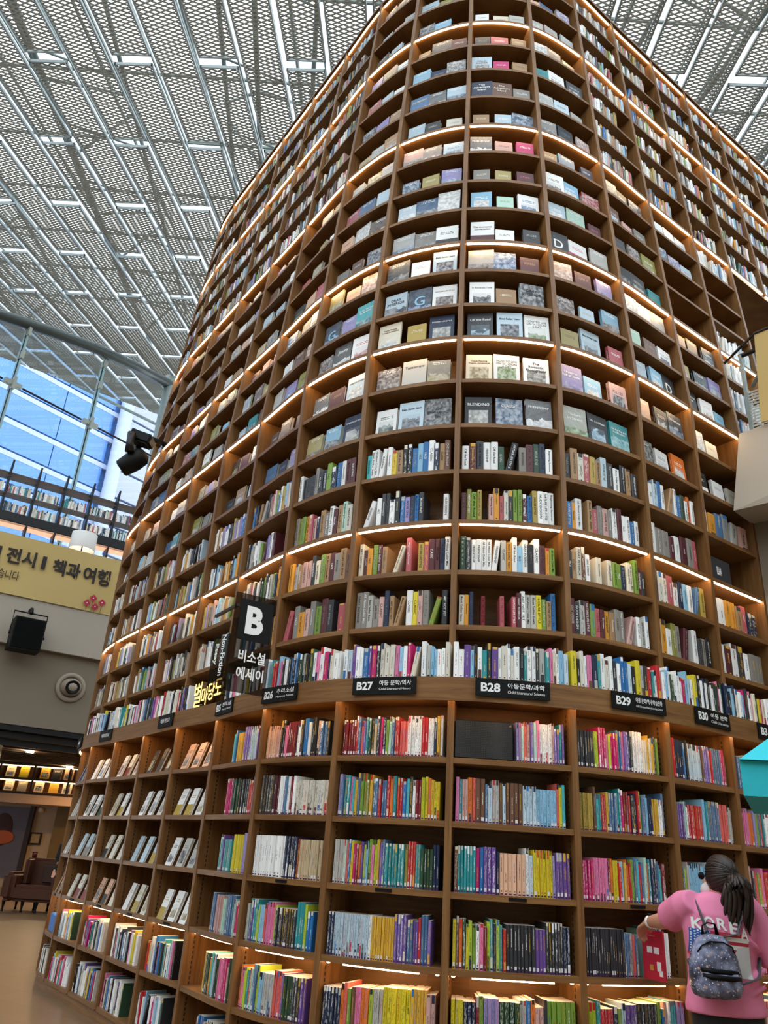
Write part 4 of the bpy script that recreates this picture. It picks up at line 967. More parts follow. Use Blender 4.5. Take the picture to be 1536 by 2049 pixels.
for s in edges[:-1]:
    obj('glass_fin', MB().box(gp(s, (zg0 + ztube(s)) / 2, 0.16), (0.04, 0.22, ztube(s) - zg0 - 0.2), GD, GN).mesh('glass_fin'), M['finglass'], gw)
    obj('fin_joint', MB().box(gp(s - 0.035, (zg0 + ztube(s)) / 2, 0.2), (0.014, 0.03, ztube(s) - zg0 - 0.2), GD, GN).mesh('fin_joint'), M['blackm'], gw)
    for zc in (zmid, ztube(s) - 1.1, ztube(s) - 0.3):
        big = zc == zmid
        mb = MB().box(gp(s, zc, 0.2), (0.08, 0.26, 0.26 if not big else 0.4), GD, GN)
        if big: mb.box(gp(s, zc, 0.2), (0.5, 0.14, 0.13), GD, GN)
        obj('clamp', mb.mesh('clamp'), M['clamp'], gw)
for a, b in zip(edges[:-1], edges[1:]):
    obj('tie_rod', MB().tube([gp(a + 0.3, zmid, 0.2), gp(b - (0.3 if b != edges[-1] else 0), zmid, 0.2)], 0.03, 8).mesh('tie_rod'), M['rod'], gw)

# ---- glass office block outside
FO = GO - GN * 20.0
def fac(u, v, off=0.0): return at_plane(u, v, FO + GN * off, GN)
def fs_(P): return (P - FO).dot(GD)
def fp(s, z, off=0.0): p = FO + GD * s + GN * off; p.z = z; return p
blk = thing('office_building', 'blue glass office facade with white floor bands outside the glass wall', 'building', fp(4, 0))
def facade_glass(name, col):
    mt, nt, b = new_mat(name); b.inputs['Roughness'].default_value = 0.08; b.inputs['Specular IOR Level'].default_value = 0.9
    tc = nd(nt, 'ShaderNodeTexCoord'); nz = nd(nt, 'ShaderNodeTexNoise'); nz.inputs['Scale'].default_value = 0.35; nz.inputs['Detail'].default_value = 3
    nt.links.new(tc.outputs['Object'], nz.inputs['Vector']); c = lin(col)
    nt.links.new(mixc(nt, nz.outputs['Fac'], tuple(x * 0.85 for x in c), tuple(min(1, x * 1.12) for x in c)), b.inputs['Base Color']); return mt
M['blue'] = facade_glass('blue_facade_glass', '4d82c8'); M['pale'] = facade_glass('pale_facade_panel', 'a6a7bd'); M['band'] = plain('white_spandrel', 'b2b9d0', 0.5)
M['mull'] = plain('blue_mullion', '4877b6', 0.5)
zb_list = [fac(0, y).z for y in (770, 836, 902)]; dz_ = (zb_list[0] - zb_list[2]) / 2; zb0 = zb_list[2]
sv = [fs_(fac(u, v)) for u, v in ((140, 765), (235, 800))]; dv = sv[1] - sv[0]
sw = fs_(fac(246, 820)); sedge = fs_(fac(38, 770))
ztopf = fac(0, 640).z
for j in range(-9, 12):
    z0_, z1_ = zb0 + dz_ * j, zb0 + dz_ * (j + 1)
    if z1_ < z_bb or z0_ > ztopf - 0.3: continue
    for i in range(-6, 12):
        a, b = sv[1] + dv * i, sv[1] + dv * (i + 1); pale = a > sw - dv * 0.6
        if pale: a, b = a + sw - sv[1], b + sw - sv[1]
        if b > sw + 40: continue
        part(MB().box(fp((a + b) / 2, (z0_ + min(z1_, ztopf)) / 2 + 0.12, 0.0 + (0.1 if pale else 0)), (b - a - 0.06, 0.2, min(z1_, ztopf) - z0_ - 0.28), GD, GN).build('facade_pane', M['pale'] if pale else M['blue']), blk)
    part(MB().box(fp(sv[1], z0_, -0.0), (dv * 26, 0.24, 0.3), GD, GN).build('floor_band', M['band']), blk)
part(MB().box(fp(sv[1], (ztopf + z_bb) / 2, -0.3), (dv * 26, 0.3, ztopf - z_bb), GD, GN).build('facade_core', M['mull']), blk)
part(MB().box(fp(sv[1], ztopf + 0.03, 0.0), (dv * 26, 0.5, 0.06), GD, GN).build('roof_edge', M['band']), blk)
part(MB().tube([fp(sw, z_bb, 0.5), fp(sw, ztopf, 0.5)], 0.42, 16).build('corner_column', M['band'], None, True), blk)

# ---- cafe under the balcony
wy = 27.0
def bw(u, v, y=wy): return at_y(u, v, y)
M['cafe_wall'] = plain('peach_stone_wall', 'b39a7c', 0.5, 0, 0.08, 3)
cw = bpy.data.objects.new('wall_cafe', None); COL.objects.link(cw); struct(cw)
obj('wall_panel', MB().box((-8, wy + 0.1, 2.2), (26, 0.2, 5)).mesh('wall_panel'), M['cafe_wall'], cw)
zp0, zp1 = bw(60, 1607).z, bw(60, 1592).z
obj('wall_band', MB().box((-8, wy - 0.6, (bw(60, 1611).z + bw(60, 1588).z) / 2), (26, 1.2, bw(60, 1588).z - bw(60, 1611).z)).mesh('wall_band'), plain('peach_fascia', 'd0a98a', 0.6), cw)
# lit display shelf
x0, x1 = bw(-40, 1560, wy - 1.1).x, bw(175, 1560, wy - 1.1).x
zA, zB, zC = bw(70, 1531, wy - 1.1).z, bw(70, 1560, wy - 1.1).z, bw(70, 1588, wy - 1.1).z
cs = thing('display_shelf', 'dark display shelf with warm lit back above the cafe wall', 'shelf', ((x0 + x1) / 2, wy - 1, zC))
M['dark_wood'] = plain('dark_stained_wood', '2b1a10', 0.5)
for zz in (zA, zB, zC): part(MB().box(((x0 + x1) / 2, wy - 1.0, zz), (x1 - x0, 0.45, 0.07)).build('shelf', M['dark_wood']), cs)
part(MB().box(((x0 + x1) / 2, wy - 0.78, (zA + zC) / 2), (x1 - x0, 0.03, zA - zC)).build('back_panel', plain('amber_back', '7a4a22', 0.5)), cs)
for zz in (zA, zB): part(MB().box(((x0 + x1) / 2, wy - 1.15, zz - 0.05), (x1 - x0, 0.03, 0.02)).build('led_strip', M['ledw']), cs)
for u in (-2, 68, 140): part(MB().box((bw(u, 1560, wy - 1.1).x, wy - 1.0, (zA + zC) / 2), (0.06, 0.42, zA - zC)).build('divider', M['dark_wood']), cs)
for j, (us, zz, cols) in enumerate((((18, 46, 88, 112, 136), zB, ('cream', 'yellow', 'gold', 'charcoal', 'peach')), ((15, 42, 76, 106, 133), zC, ('cream', 'grey', 'cream', 'gold', 'cream')))):
    for kk, (u, cn) in enumerate(zip(us, cols)):
        x = bw(u, 1555 + 25 * j, wy - 1.1).x; h2 = 0.36; w2 = 0.28; v, f, kd, uv = face_geo(w2, 0.04, h2); me = bpy.data.meshes.new('cafe_book'); me.from_pydata(v, [], f)
        set_attrs(me, [(*PL[cn], 1)] * 6, [(*PL[contrast(PL[cn])], 1)] * 6, [(rnd.random(), 0.1 if kk % 2 else 0.42, t_) for t_ in kd], uv)
        o = obj('cafe_book', me, M['book'], None, mat_of(Vector((x - w2 / 2, wy - 1.1, zz + 0.036)), Vector((1, 0, 0)), Vector((0, 1, 0)), 0, 0.15))
        tag(o, '%s book lit on the %s row of the cafe display shelf, %s along' % (cn, ('upper', 'lower')[j], nth(kk + 1)), 'book', 'books on the cafe display shelf')
# dark pillar, poster, picture, switch
a = bw(8, 1500, 19.5); 
pl = MB().box((a.x - 0.95, 19.6, 1.9), (1.5, 0.5, 3.7)).build('trim_2', plain('dark_grey_pillar', '2c2a2c', 0.6)); struct(pl)
px = bw(20, 1690); ps = thing('poster', 'grey wall poster of a figure in brown and orange clothing', 'poster', (px.x, wy - 0.05, 0.3))
zt_, zb_ = bw(30, 1611).z - 0.05, bw(20, 1756).z
part(MB().box((px.x - 0.25, wy - 0.04, (zt_ + zb_) / 2), (1.35, 0.05, zt_ - zb_)).build('sheet', plain('poster_grey', '5e5866', 0.6)), ps)
part(MB().box((px.x + 0.5, wy - 0.06, (zt_ + zb_) / 2), (0.14, 0.1, zt_ - zb_ + 0.1)).build('side_frame', M['dark_wood']), ps)
q = bw(5, 1660); part(MB().ell((q.x, wy - 0.07, q.z), (0.34, 0.02, 0.5)).build('printed_coat', plain('coat_print', '43201c', 0.7)), ps)
q = bw(8, 1675); part(MB().ell((q.x, wy - 0.09, q.z), (0.34, 0.02, 0.2)).build('printed_sleeve', plain('sleeve_print', 'b4562a', 0.7)), ps)
q = bw(72, 1678); pc = thing('picture_frame', 'small square framed picture on the peach cafe wall', 'picture', (q.x, wy - 0.03, q.z))
part(MB().box((q.x, wy - 0.03, q.z), (0.36, 0.05, 0.36)).build('frame', M['dark_wood']), pc); part(MB().box((q.x, wy - 0.065, q.z), (0.26, 0.02, 0.26)).build('picture', plain('picture_print', '9c8258', 0.6, 0, 0.5, 14)), pc)
q = bw(83, 1621); tag(MB().lathe((q.x, wy, q.z), [(0.09, 0), (0.09, 0.05), (0.05, 0.09), (0.0, 0.09)], 16, (0, -1, 0)).build('smoke_detector', plain('ivory_plastic', 'd8c9ae', 0.4)), 'small ivory wall detector above the framed picture', 'detector')
q = bw(123, 1700); Mo = plain('olive_stone', '6d5630', 0.3, 0, 0.15, 4); tag(MB().box((q.x + 0.5, wy - 0.15, 1.6), (1.6, 0.3, 3.0)).build('stone_panel', Mo), 'olive brown polished stone panel beside the peach wall', 'panel')
# sofa
sy = 19.0; sx0, sx1 = at_y(14, 1800, sy).x, at_y(135, 1800, sy).x
sf = thing('armchair', 'dark brown leather wing-back booth armchair with square cushion in the cafe', 'armchair', ((sx0 + sx1) / 2, sy, 0))
Ml = plain('brown_leather', '4a2413', 0.4, 0, 0.15, 6, 0.1); Ml2 = plain('brown_velvet', '3f2619', 0.8)
ztopS = at_y(60, 1716, sy).z
def rbox(c, size, r=0.05):
    bm_ = bmesh.new(); bmesh.ops.create_cube(bm_, size=1); bmesh.ops.scale(bm_, vec=size, verts=bm_.verts); bmesh.ops.bevel(bm_, geom=bm_.edges[:], offset=r, segments=3, affect='EDGES')
    bmesh.ops.translate(bm_, vec=c, verts=bm_.verts); me_ = bpy.data.meshes.new('rounded_box'); bm_.to_mesh(me_); bm_.free(); return me_
def rpart(name, c, size, r, mt, par): return part(obj(name, rbox(c, size, r), mt), par)
cxS = (sx0 + sx1) / 2; wS = sx1 - sx0
rpart('backrest', (cxS + 0.12, sy + 0.35, (0.2 + ztopS) / 2), (wS - 0.25, 0.25, ztopS - 0.2), 0.06, Ml, sf)
rpart('seat', (cxS + 0.05, sy - 0.1, 0.36), (wS - 0.35, 0.8, 0.32), 0.07, Ml, sf)
rpart('arm', (sx0 + 0.14, sy - 0.05, 0.48), (0.26, 0.95, 0.56), 0.08, Ml, sf); rpart('arm', (sx1 - 0.14, sy - 0.05, 0.48), (0.26, 0.95, 0.56), 0.08, Ml, sf)
rpart('wing', (sx0 + 0.3, sy + 0.15, (0.5 + ztopS) / 2), (0.1, 0.5, ztopS - 0.5), 0.04, Ml, sf)
rpart('cushion', (cxS + 0.2, sy + 0.1, 0.74), (0.5, 0.14, 0.42), 0.05, Ml2, sf)
for dx in (sx0 + 0.1, sx0 + 0.5, sx1 - 0.5, sx1 - 0.1):
    for dy in (-0.4, 0.3): part(MB().lathe((dx, sy + dy, 0), [(0.025, 0), (0.03, 0.02), (0.018, 0.06), (0.04, 0.2), (0.04, 0.22)], 10).build('leg', M['black']), sf)
q = at_y(70, 1708, sy + 0.35); cu = thing('glass_candle', 'small dark red glass standing on the brown chair back', 'glass', (q.x, sy + 0.35, ztopS))
part(MB().lathe((q.x, sy + 0.35, ztopS), [(0.05, 0), (0.06, 0.12), (0.055, 0.12), (0.045, 0.01)], 14).build('tumbler', plain('red_glass', '5a1c18', 0.15), None, True), cu)
M_cafe = glow('cafe_lamp', (1.0, 0.68, 0.38), 480)
for q, (dx, dy) in enumerate(((-8.5, 20.5), (-6.3, 22.5), (-8.8, 24.3), (-7.0, 25.0))):
    dl = thing('downlight', 'round recessed warm downlight in the dark slatted cafe ceiling', 'light', (dx, dy, z_sb - 0.19), 'cafe downlights')
    part(MB().lathe((dx, dy, z_sb - 0.19), [(0.12, 0.0), (0.12, -0.02), (0.1, -0.02), (0.1, 0.0)], 18, cap=False).build('ring', M['blackm']), dl)
    part(MB().lathe((dx, dy, z_sb - 0.185), [(0.1, 0.0), (0.1, -0.006)], 18).build('lens', M_cafe), dl)

# ================================================================== RIGHT: escalator balcony
p1 = at_y(1478, 868, 6.62); zR = p1.z; p2 = at_z(1536, 849, zR); rd = Vector((p2.x - p1.x, p2.y - p1.y, 0)).normalized(); rn = Vector((-rd.y, rd.x, 0))   # rn points away from the camera
print('right', p1, p2)
p1b = at_y(1467, 1022, 6.5); zRb = p1b.z
e = Vector((p1.x, p1.y, 0)) + rd * 4; f1 = Vector((p1b.x, p1b.y, 0))
def zset(p, z): return Vector((p.x, p.y, z))
mb = MB(); mb.hexa([zset(f1, zRb), zset(e, zRb), zset(e + rn * 0.5, zRb), zset(f1 + rn * 0.5, zRb), zset(p1, zR), zset(e, zR), zset(e + rn * 0.5, zR), zset(Vector((p1.x, p1.y, 0)) + rn * 0.5, zR)])
struct(mb.build('wall_escalator', M['beige']))
mb = MB(); g = fu(4, 3, 0.04) + rd * 0.05; g.z = 0
lw = []
for k in range(13):
    s = k / 12 * 4.0; lw.append(g + rd * s + rn * (0.35 * math.sin(min(1, s / 1.6) * math.pi / 2) ** 2))
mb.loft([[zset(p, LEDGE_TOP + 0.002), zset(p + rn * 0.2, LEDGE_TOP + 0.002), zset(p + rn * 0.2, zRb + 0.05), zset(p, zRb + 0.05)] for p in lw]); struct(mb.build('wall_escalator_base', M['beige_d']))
# balustrade: striped glass, handrail bracket, banner
br_ = thing('balustrade', 'glass balustrade with frosted white stripes on the escalator wall', 'balustrade', zset(p1, zR))
q0 = Vector((p1.x, p1.y, 0)) + rn * 0.25 + rd * 0.02; hg = 1.05
gpn = part(MB().box(zset(q0 + rd * 1.9, zR + hg / 2), (3.8, 0.012, hg), rd, rn).build('glass_pane', glass('balustrade_glass', (0.9, 0.95, 0.96), 0.1)), br_)
Mfs = plain('frosted_stripe', 'b9bcb8', 0.5)
for k in range(16): sub(MB().box(zset(q0 + rd * 1.9 - rn * 0.009, zR + 0.03 + k * 0.036), (3.8, 0.004, 0.02), rd, rn).build('frosted_stripe', Mfs), gpn)
part(MB().tube([zset(q0, zR + hg), zset(q0 + rd * 3.8, zR + hg)], 0.025, 10).build('handrail', M['blackm'], None, True), br_)
part(MB().box(zset(q0 + rd * 0.02, zR + hg / 2), (0.03, 0.05, hg), rd, rn).build('post', M['steel']), br_)
part(MB().tube([zset(q0 - rn * 0.02 + rd * 0.1, zR + 0.62), zset(q0 - rn * 0.12 + rd * 0.2, zR + 0.66), zset(q0 - rn * 0.12 + rd * 0.45, zR + 0.72)], 0.022, 8).build('bracket', M['steel'], None, True), br_)
rb = thing('hanging_banner', 'plain mustard banner panel hanging in front of the escalator balustrade', 'banner', zset(q0 + rd * 1.0, zR))
a = at_plane(1508, 668, q0 - rn * 0.3, rn); b = at_plane(1522, 845, q0 - rn * 0.3, rn)
mb = MB(); ee = zset(q0 - rn * 0.3 + rd * 3.5, 0)
mb.hexa([b, zset(ee, b.z), zset(ee + rn * 0.02, b.z), b + rn * 0.02, a, zset(ee, a.z), zset(ee + rn * 0.02, a.z), a + rn * 0.02]); part(mb.build('cloth', M['banner']), rb)
part(MB().tube([a + rn * 0.3 - rd * 0.45, a + rn * 0.0, a + rd * 1.0], 0.015, 8).build('rod', M['blackm']), rb)
# turquoise canopy
tq = [at_y(1479, 1521, 3.5), at_y(1487, 1592, 3.5)]; Mt = plain('turquoise_felt', '27b9c6', 0.8, 0, 0.08, 20, 0.1)
tc_ = thing('canopy', 'turquoise box canopy with sloped top beside the bookcase', 'canopy', (tq[0].x + 0.5, 3.9, tq[1].z))
x0, z0_, z1_ = tq[0].x, tq[1].z, tq[0].z
part(MB().hexa([(x0, 3.5, z0_), (x0 + 1.3, 3.3, z0_), (x0 + 1.3, 4.4, z0_), (x0 + 0.46, 4.4, z0_), (x0, 3.5, z1_), (x0 + 1.3, 3.3, z1_), (x0 + 1.3, 4.4, z1_), (x0 + 0.46, 4.4, z1_)]).build('valance', Mt), tc_)
part(MB().hexa([(x0 - 0.01, 3.48, z1_ + 0.002), (x0 + 1.31, 3.28, z1_ + 0.002), (x0 + 1.31, 4.42, z1_ + 0.002), (x0 + 0.45, 4.42, z1_ + 0.002), (x0 + 0.42, 3.8, z1_ + 0.24), (x0 + 1.2, 3.7, z1_ + 0.24), (x0 + 1.2, 4.1, z1_ + 0.24), (x0 + 0.6, 4.1, z1_ + 0.24)]).build('sloped_top', Mt), tc_)
for dx, dy in ((1.2, 3.45), (1.2, 4.3)): part(MB().tube([(x0 + dx, dy, 0), (x0 + dx, dy, z0_)], 0.025, 8).build('post', M['blackm']), tc_)

# ================================================================== SIGNS
Zv = Vector((0, 0, 1))
Msign = plain('black_sign_face', '0c0c0c', 0.6, 0, 0.05, 8, 0, 0.2)
def ledge_sign(t, w, code, kor, eng, label):
    T, N = CK.T(t), CK.N(t); c = fk(t, (KZ['K0'] + LEDGE_TOP) / 2 + 0.004, -0.053); out = -N
    s = thing('section_sign', label, 'sign', c + out * 0.0)
    hgt = 0.118
    plate = part(MB().box(c, (w, 0.012, hgt), T, N).build('plate', Msign), s)
    def put(body, x, zc, wd, hh, bold):
        if not body: return
        me = fit_text(body, wd, hh, bold, 0.01); o = obj('lettering', me, M['white_ink']); o.matrix_world = frame(c + T * x + Zv * zc + out * 0.0075, T, Zv, out); sub(o, plate)
    if code:
        put(code, -w * 0.30, 0, w * 0.26, hgt * 0.5, 0.03); put(kor, w * 0.18, hgt * 0.16, w * 0.5, hgt * 0.3, 0.01); put(eng, w * 0.18, -hgt * 0.2, w * 0.5, hgt * 0.16, 0.0)
    else: put(kor, 0, 0, w * 0.62, hgt * 0.34, 0.015)
for t, w, a, b, c_ in ((-2.72, 0.36, 'B25', '판타지 소설', 'Fantasy Novel'), (-1.70, 0.42, 'B26', '추리소설', 'Mystery Novel'), (-0.545, 0.47, 'B27', '아동 문학/역사', 'Child Literature/History'), (0.48, 0.5, 'B28', '아동문학/과학', 'Child Literature/ Science'),
                       (1.62, 0.46, 'B29', '아동 문학/역사/학습만화', 'Child Literature/History/Learning Cartoon'), (2.60, 0.44, 'B30', '아동 문학', 'Child Literature'), (3.68, 0.44, 'B31', '아동 문학', 'Child Literature')):
    ledge_sign(t, w, a, b, c_, 'black ledge sign reading %s with white Korean lettering' % a)
for t, nm in ((-4.22, 'nearest B25'), (-6.25, 'between the other two'), (-7.7, 'at the curved end of the ledge')):
    ledge_sign(t, 0.36, None, '이달의 신간도서', None, 'small black Korean new-books sign on the ledge, %s' % nm)

# glowing letters on the ledge
Mneon = glow('neon_yellow', (1.0, 0.72, 0.22), 1.1); Mnb = plain('letter_return', '5a4012', 0.5)
ns = thing('letter_sign', 'glowing yellow Korean letters standing on the ledge beside paperbacks', 'sign', fk(-3.35, LEDGE_TOP, 0.05))
tt = -3.60
for ch, hh, wd, dz_l in (('별', 0.235, 0.145, 0.0), ('마', 0.165, 0.125, 0.02), ('당', 0.165, 0.125, 0.07), ('도', 0.15, 0.135, 0.12)):
    T, N = CK.T(tt), CK.N(tt); p = fk(tt, LEDGE_TOP + 0.012 + dz_l * 0.6 + hh / 2, 0.03)
    me = fit_text(ch, wd, hh, 0.012, 0.0); me2 = fit_text(ch, wd, hh, 0.012, 0.12)
    me.transform(Matrix.Translation((0, 0, 0.026)))
    lt = obj('letter', me2, Mnb); lt.matrix_world = frame(p, T, Zv, -N); part(lt, ns)
    o = obj('lit_face', me, Mneon); o.matrix_world = frame(p, T, Zv, -N); sub(o, lt)
    tt += (wd + 0.012) / 0.86
part(MB().box(fk(-3.3, LEDGE_TOP + 0.006, 0.03), (0.62, 0.05, 0.012), CK.T(-3.3), CK.N(-3.3)).build('base_rail', Mnb), ns)

# projecting category sign made of two smoked acrylic plates
Macr = glass('smoked_acrylic', (0.40, 0.37, 0.35), 0.05, 0.05)
A1, A2 = at_y(474, 1183, 5.45), at_y(552, 1203, 5.62); A4 = at_y(462, 1372, 5.45)
PX = Vector((A2.x - A1.x, A2.y - A1.y, 0)); pw = PX.length; PX.normalize(); PN = Vector((PX.y, -PX.x, 0))
ztS, zbS = A1.z, at_y(462, 1370, 5.45).z - 0.04
hs = thing('category_sign', 'smoked acrylic corner sign with white B and Non-Fiction Essay lettering', 'sign', Vector((A1.x, A1.y, zbS)))
org = Vector((A1.x, A1.y, 0))
def hp(x, z, off=0.0): p = org + PX * x + PN * off; p.z = z; return p
part(obj('acrylic_plate', rbox((0, 0, 0), (pw, 0.012, ztS - zbS), 0.004), Macr, None, frame(hp(pw / 2, (ztS + zbS) / 2), PX, -PN, Zv)), hs)
bh = (ztS - zbS)
part(MB().box(hp(pw * 0.54, ztS - bh * 0.27, 0.008), (pw * 0.82, 0.004, bh * 0.42), PX, PN).build('black_square', Msign), hs)
def hput(body, x, z, w, h, bold):
    o = obj('lettering', fit_text(body, w, h, bold, 0.004), M['white_ink']); o.matrix_world = frame(hp(x, z, 0.013), PX, Zv, PN); part(o, hs)
hput('B', pw * 0.52, ztS - bh * 0.27, pw * 0.44, bh * 0.29, 0.045)
hput('비소설', pw * 0.56, ztS - bh * 0.64, pw * 0.66, bh * 0.125, 0.02); hput('에세이', pw * 0.56, ztS - bh * 0.81, pw * 0.66, bh * 0.125, 0.02)
# perpendicular plate
F1, F0 = at_y(430, 1273, 5.56), at_y(424, 1368, 5.56)
QX = (org - Vector((F1.x, F1.y, 0))); qw = QX.length; QX.normalize(); QN = Vector((QX.y, -QX.x, 0)); fo_ = Vector((F1.x, F1.y, 0))
zt2_, zb2_ = F1.z, F0.z
def fp2(x, z, off=0.0): p = fo_ + QX * x + QN * off; p.z = z; return p
part(obj('acrylic_plate', rbox((0, 0, 0), (qw, 0.012, zt2_ - zb2_), 0.004), Macr, None, frame(fp2(qw / 2, (zt2_ + zb2_) / 2), QX, -QN, Zv)), hs)
for body, x, frac in (('Non-Fiction', 0.72, 0.86), ('Essay', 0.30, 0.44)):
    hh = (zt2_ - zb2_) * frac; o = obj('lettering', fit_text(body, hh, qw * 0.26 * 1.0, 0.02, 0.004), M['white_ink'])
    o.matrix_world = frame(fp2(qw * x, (zt2_ + zb2_) / 2 + (0.02 if frac > .5 else 0.03), 0.009), -Zv, QX, QN); part(o, hs)
part(MB().box(hp(0.02, ztS - 0.1, -0.2), (0.02, 0.42, 0.02), PX, PN).build('bracket', M['blackm']), hs)

# loudspeaker standing on the top low shelf of B28
t = 0.27; T, N = CK.T(t), CK.N(t); c = fk(t, KZ['K1'] + BT + 0.125, 0.14)
ls = thing('shelf_speaker', 'black perforated loudspeaker lying on the top shelf under the B28 sign', 'loudspeaker', c - Zv * 0.125)
cab2 = part(obj('cabinet', rbox((0, 0, 0), (0.39, 0.2, 0.25), 0.012), M['black'], None, frame(c, T, N, Zv)), ls)
def grille_mat():
    mt, nt, b = new_mat('perforated_grille'); tc = nd(nt, 'ShaderNodeTexCoord'); vo = nd(nt, 'ShaderNodeTexVoronoi'); vo.inputs['Scale'].default_value = 90; vo.inputs['Randomness'].default_value = 0.15
    nt.links.new(tc.outputs['Object'], vo.inputs['Vector']); rp_ = nd(nt, 'ShaderNodeValToRGB'); rp_.color_ramp.elements[0].position = 0.42; rp_.color_ramp.elements[1].position = 0.5
    rp_.color_ramp.elements[0].color = (0.001, 0.001, 0.001, 1); rp_.color_ramp.elements[1].color = (0.02, 0.02, 0.022, 1); nt.links.new(vo.outputs['Distance'], rp_.inputs[0]); nt.links.new(rp_.outputs[0], b.inputs['Base Color']); b.inputs['Roughness'].default_value = 0.5; return mt
sub(MB().box(c - N * 0.103, (0.375, 0.008, 0.235), T, N).build('grille', grille_mat()), cab2)
part(MB().add([c - N * 0.109 + T * 0.165 + Zv * 0.09, c - N * 0.109 + T * 0.18 + Zv * 0.09, c - N * 0.109 + T * 0.178 + Zv * 0.105], [(0, 1, 2)]).build('badge', plain('brass_badge', 'b58a4a', 0.3, 0.6)), ls)

# blue leaflet box on the fifth low shelf
t = -7.5; T, N = CK.T(t), CK.N(t); c = fk(t, KZ['K5'] + BT + 0.09, 0.14)
tag(obj('leaflet_box', rbox((0, 0, 0), (0.36, 0.2, 0.18), 0.008), plain('blue_card', '1f6fc0', 0.5), None, frame(c, T, N, Zv)), 'blue cardboard leaflet box lying on a low shelf among books', 'box')

# moving-head stage light on an arm from the tower's flank
mhp = at_y(272, 895, 9.7); arm_e = at_y(330, 884, 9.9); k_ = 9.7 * 1.09 / 1549
mh = thing('stage_light', 'black moving-head stage light hung from a short arm on the tower', 'stage light', mhp)
RX = Vector((1, 0, 0))
part(MB().tube([at_y(264, 860, 9.7), arm_e + Vector((0.2, 0.3, 0))], 0.035, 10).build('arm', M['black'], None, True), mh)
pb = at_y(286, 880, 9.7); part(obj('base', rbox((0, 0, 0), (0.30, 0.24, 0.16), 0.03), M['black'], None, frame(pb, Vector((0.95, 0, -0.3)).normalized(), Vector((0, 1, 0)), Vector((0.3, 0, 0.95)).normalized())), mh)
for dy in (-0.16, 0.16):
    part(MB().tube([at_y(270, 878, 9.7) + Vector((0, dy, 0)), at_y(267, 898, 9.7) + Vector((0, dy * 1.1, 0)), at_y(265, 914, 9.7) + Vector((0, dy, 0))], [0.06, 0.055, 0.065], 10).build('yoke', M['blackm'], None, True), mh)
h0, h1 = at_y(292, 908, 9.7), at_y(242, 938, 9.7)
part(MB().tube([h0, h0.lerp(h1, 0.15), h0.lerp(h1, 0.5), h0.lerp(h1, 0.97), h1], [0.07, 0.13, 0.145, 0.125, 0.118], 18).build('head', M['black'], None, True), mh)
hd = (h1 - h0).normalized(); part(MB().lathe(h1 - hd * 0.002, [(0.105, 0), (0.1, 0.012), (0.0, 0.014)], 20, hd).build('lens', plain('dark_lens', '1a1d22', 0.08, 0, 0.02), None, True), mh)
part(MB().tube([at_y(259, 876, 9.7), at_y(262, 870, 9.6), at_y(272, 866, 9.6)], 0.012, 6).build('cable', M['black']), mh)

# ================================================================== PEOPLE
def remeshed(mb, name, vox=0.008, it=8, fac=0.5):
    me = mb.mesh('tmp'); ob = bpy.data.objects.new('tmp', me); COL.objects.link(ob)
    r = ob.modifiers.new('r', 'REMESH'); r.mode = 'VOXEL'; r.voxel_size = vox; r.use_smooth_shade = True
    s = ob.modifiers.new('s', 'SMOOTH'); s.iterations = it; s.factor = fac
    bpy.context.view_layer.update()
    out = bpy.data.meshes.new_from_object(ob.evaluated_get(bpy.context.evaluated_depsgraph_get())); out.name = name
    bpy.data.objects.remove(ob); out.polygons.foreach_set('use_smooth', [True] * len(out.polygons)); return out
def skin_mat(name, col):
    mt, nt, b = new_mat(name); b.inputs['Base Color'].default_value = (*lin(col), 1); b.inputs['Roughness'].default_value = 0.5
    b.inputs['Subsurface Weight'].default_value = 0.1; b.inputs['Subsurface Radius'].default_value = (0.02, 0.008, 0.004); return mt
Mskin = skin_mat('skin', 'd2977c')
def hair_mat():
    mt, nt, b = new_mat('dark_hair'); tc = nd(nt, 'ShaderNodeTexCoord'); mp = nd(nt, 'ShaderNodeMapping'); mp.inputs['Scale'].default_value = (220, 220, 9); nz = nd(nt, 'ShaderNodeTexNoise'); nz.inputs['Scale'].default_value = 1; nz.inputs['Detail'].default_value = 3
    nt.links.new(tc.outputs['Object'], mp.inputs[0]); nt.links.new(mp.outputs[0], nz.inputs['Vector']); nt.links.new(mixc(nt, nz.outputs['Fac'], lin('120d0b'), lin('3a2a22')), b.inputs['Base Color']); b.inputs['Roughness'].default_value = 0.38
    bp_ = nd(nt, 'ShaderNodeBump'); bp_.inputs['Strength'].default_value = 0.4; bp_.inputs['Distance'].default_value = 0.004; nt.links.new(nz.outputs['Fac'], bp_.inputs['Height']); nt.links.new(bp_.outputs[0], b.inputs['Normal']); return mt
Mhair = hair_mat(); Mpants = plain('black_denim', '17171a', 0.8)
PO = Vector((2.0, 4.80, 0))
def W(x, y, z): return PO + Vector((x, y, z))
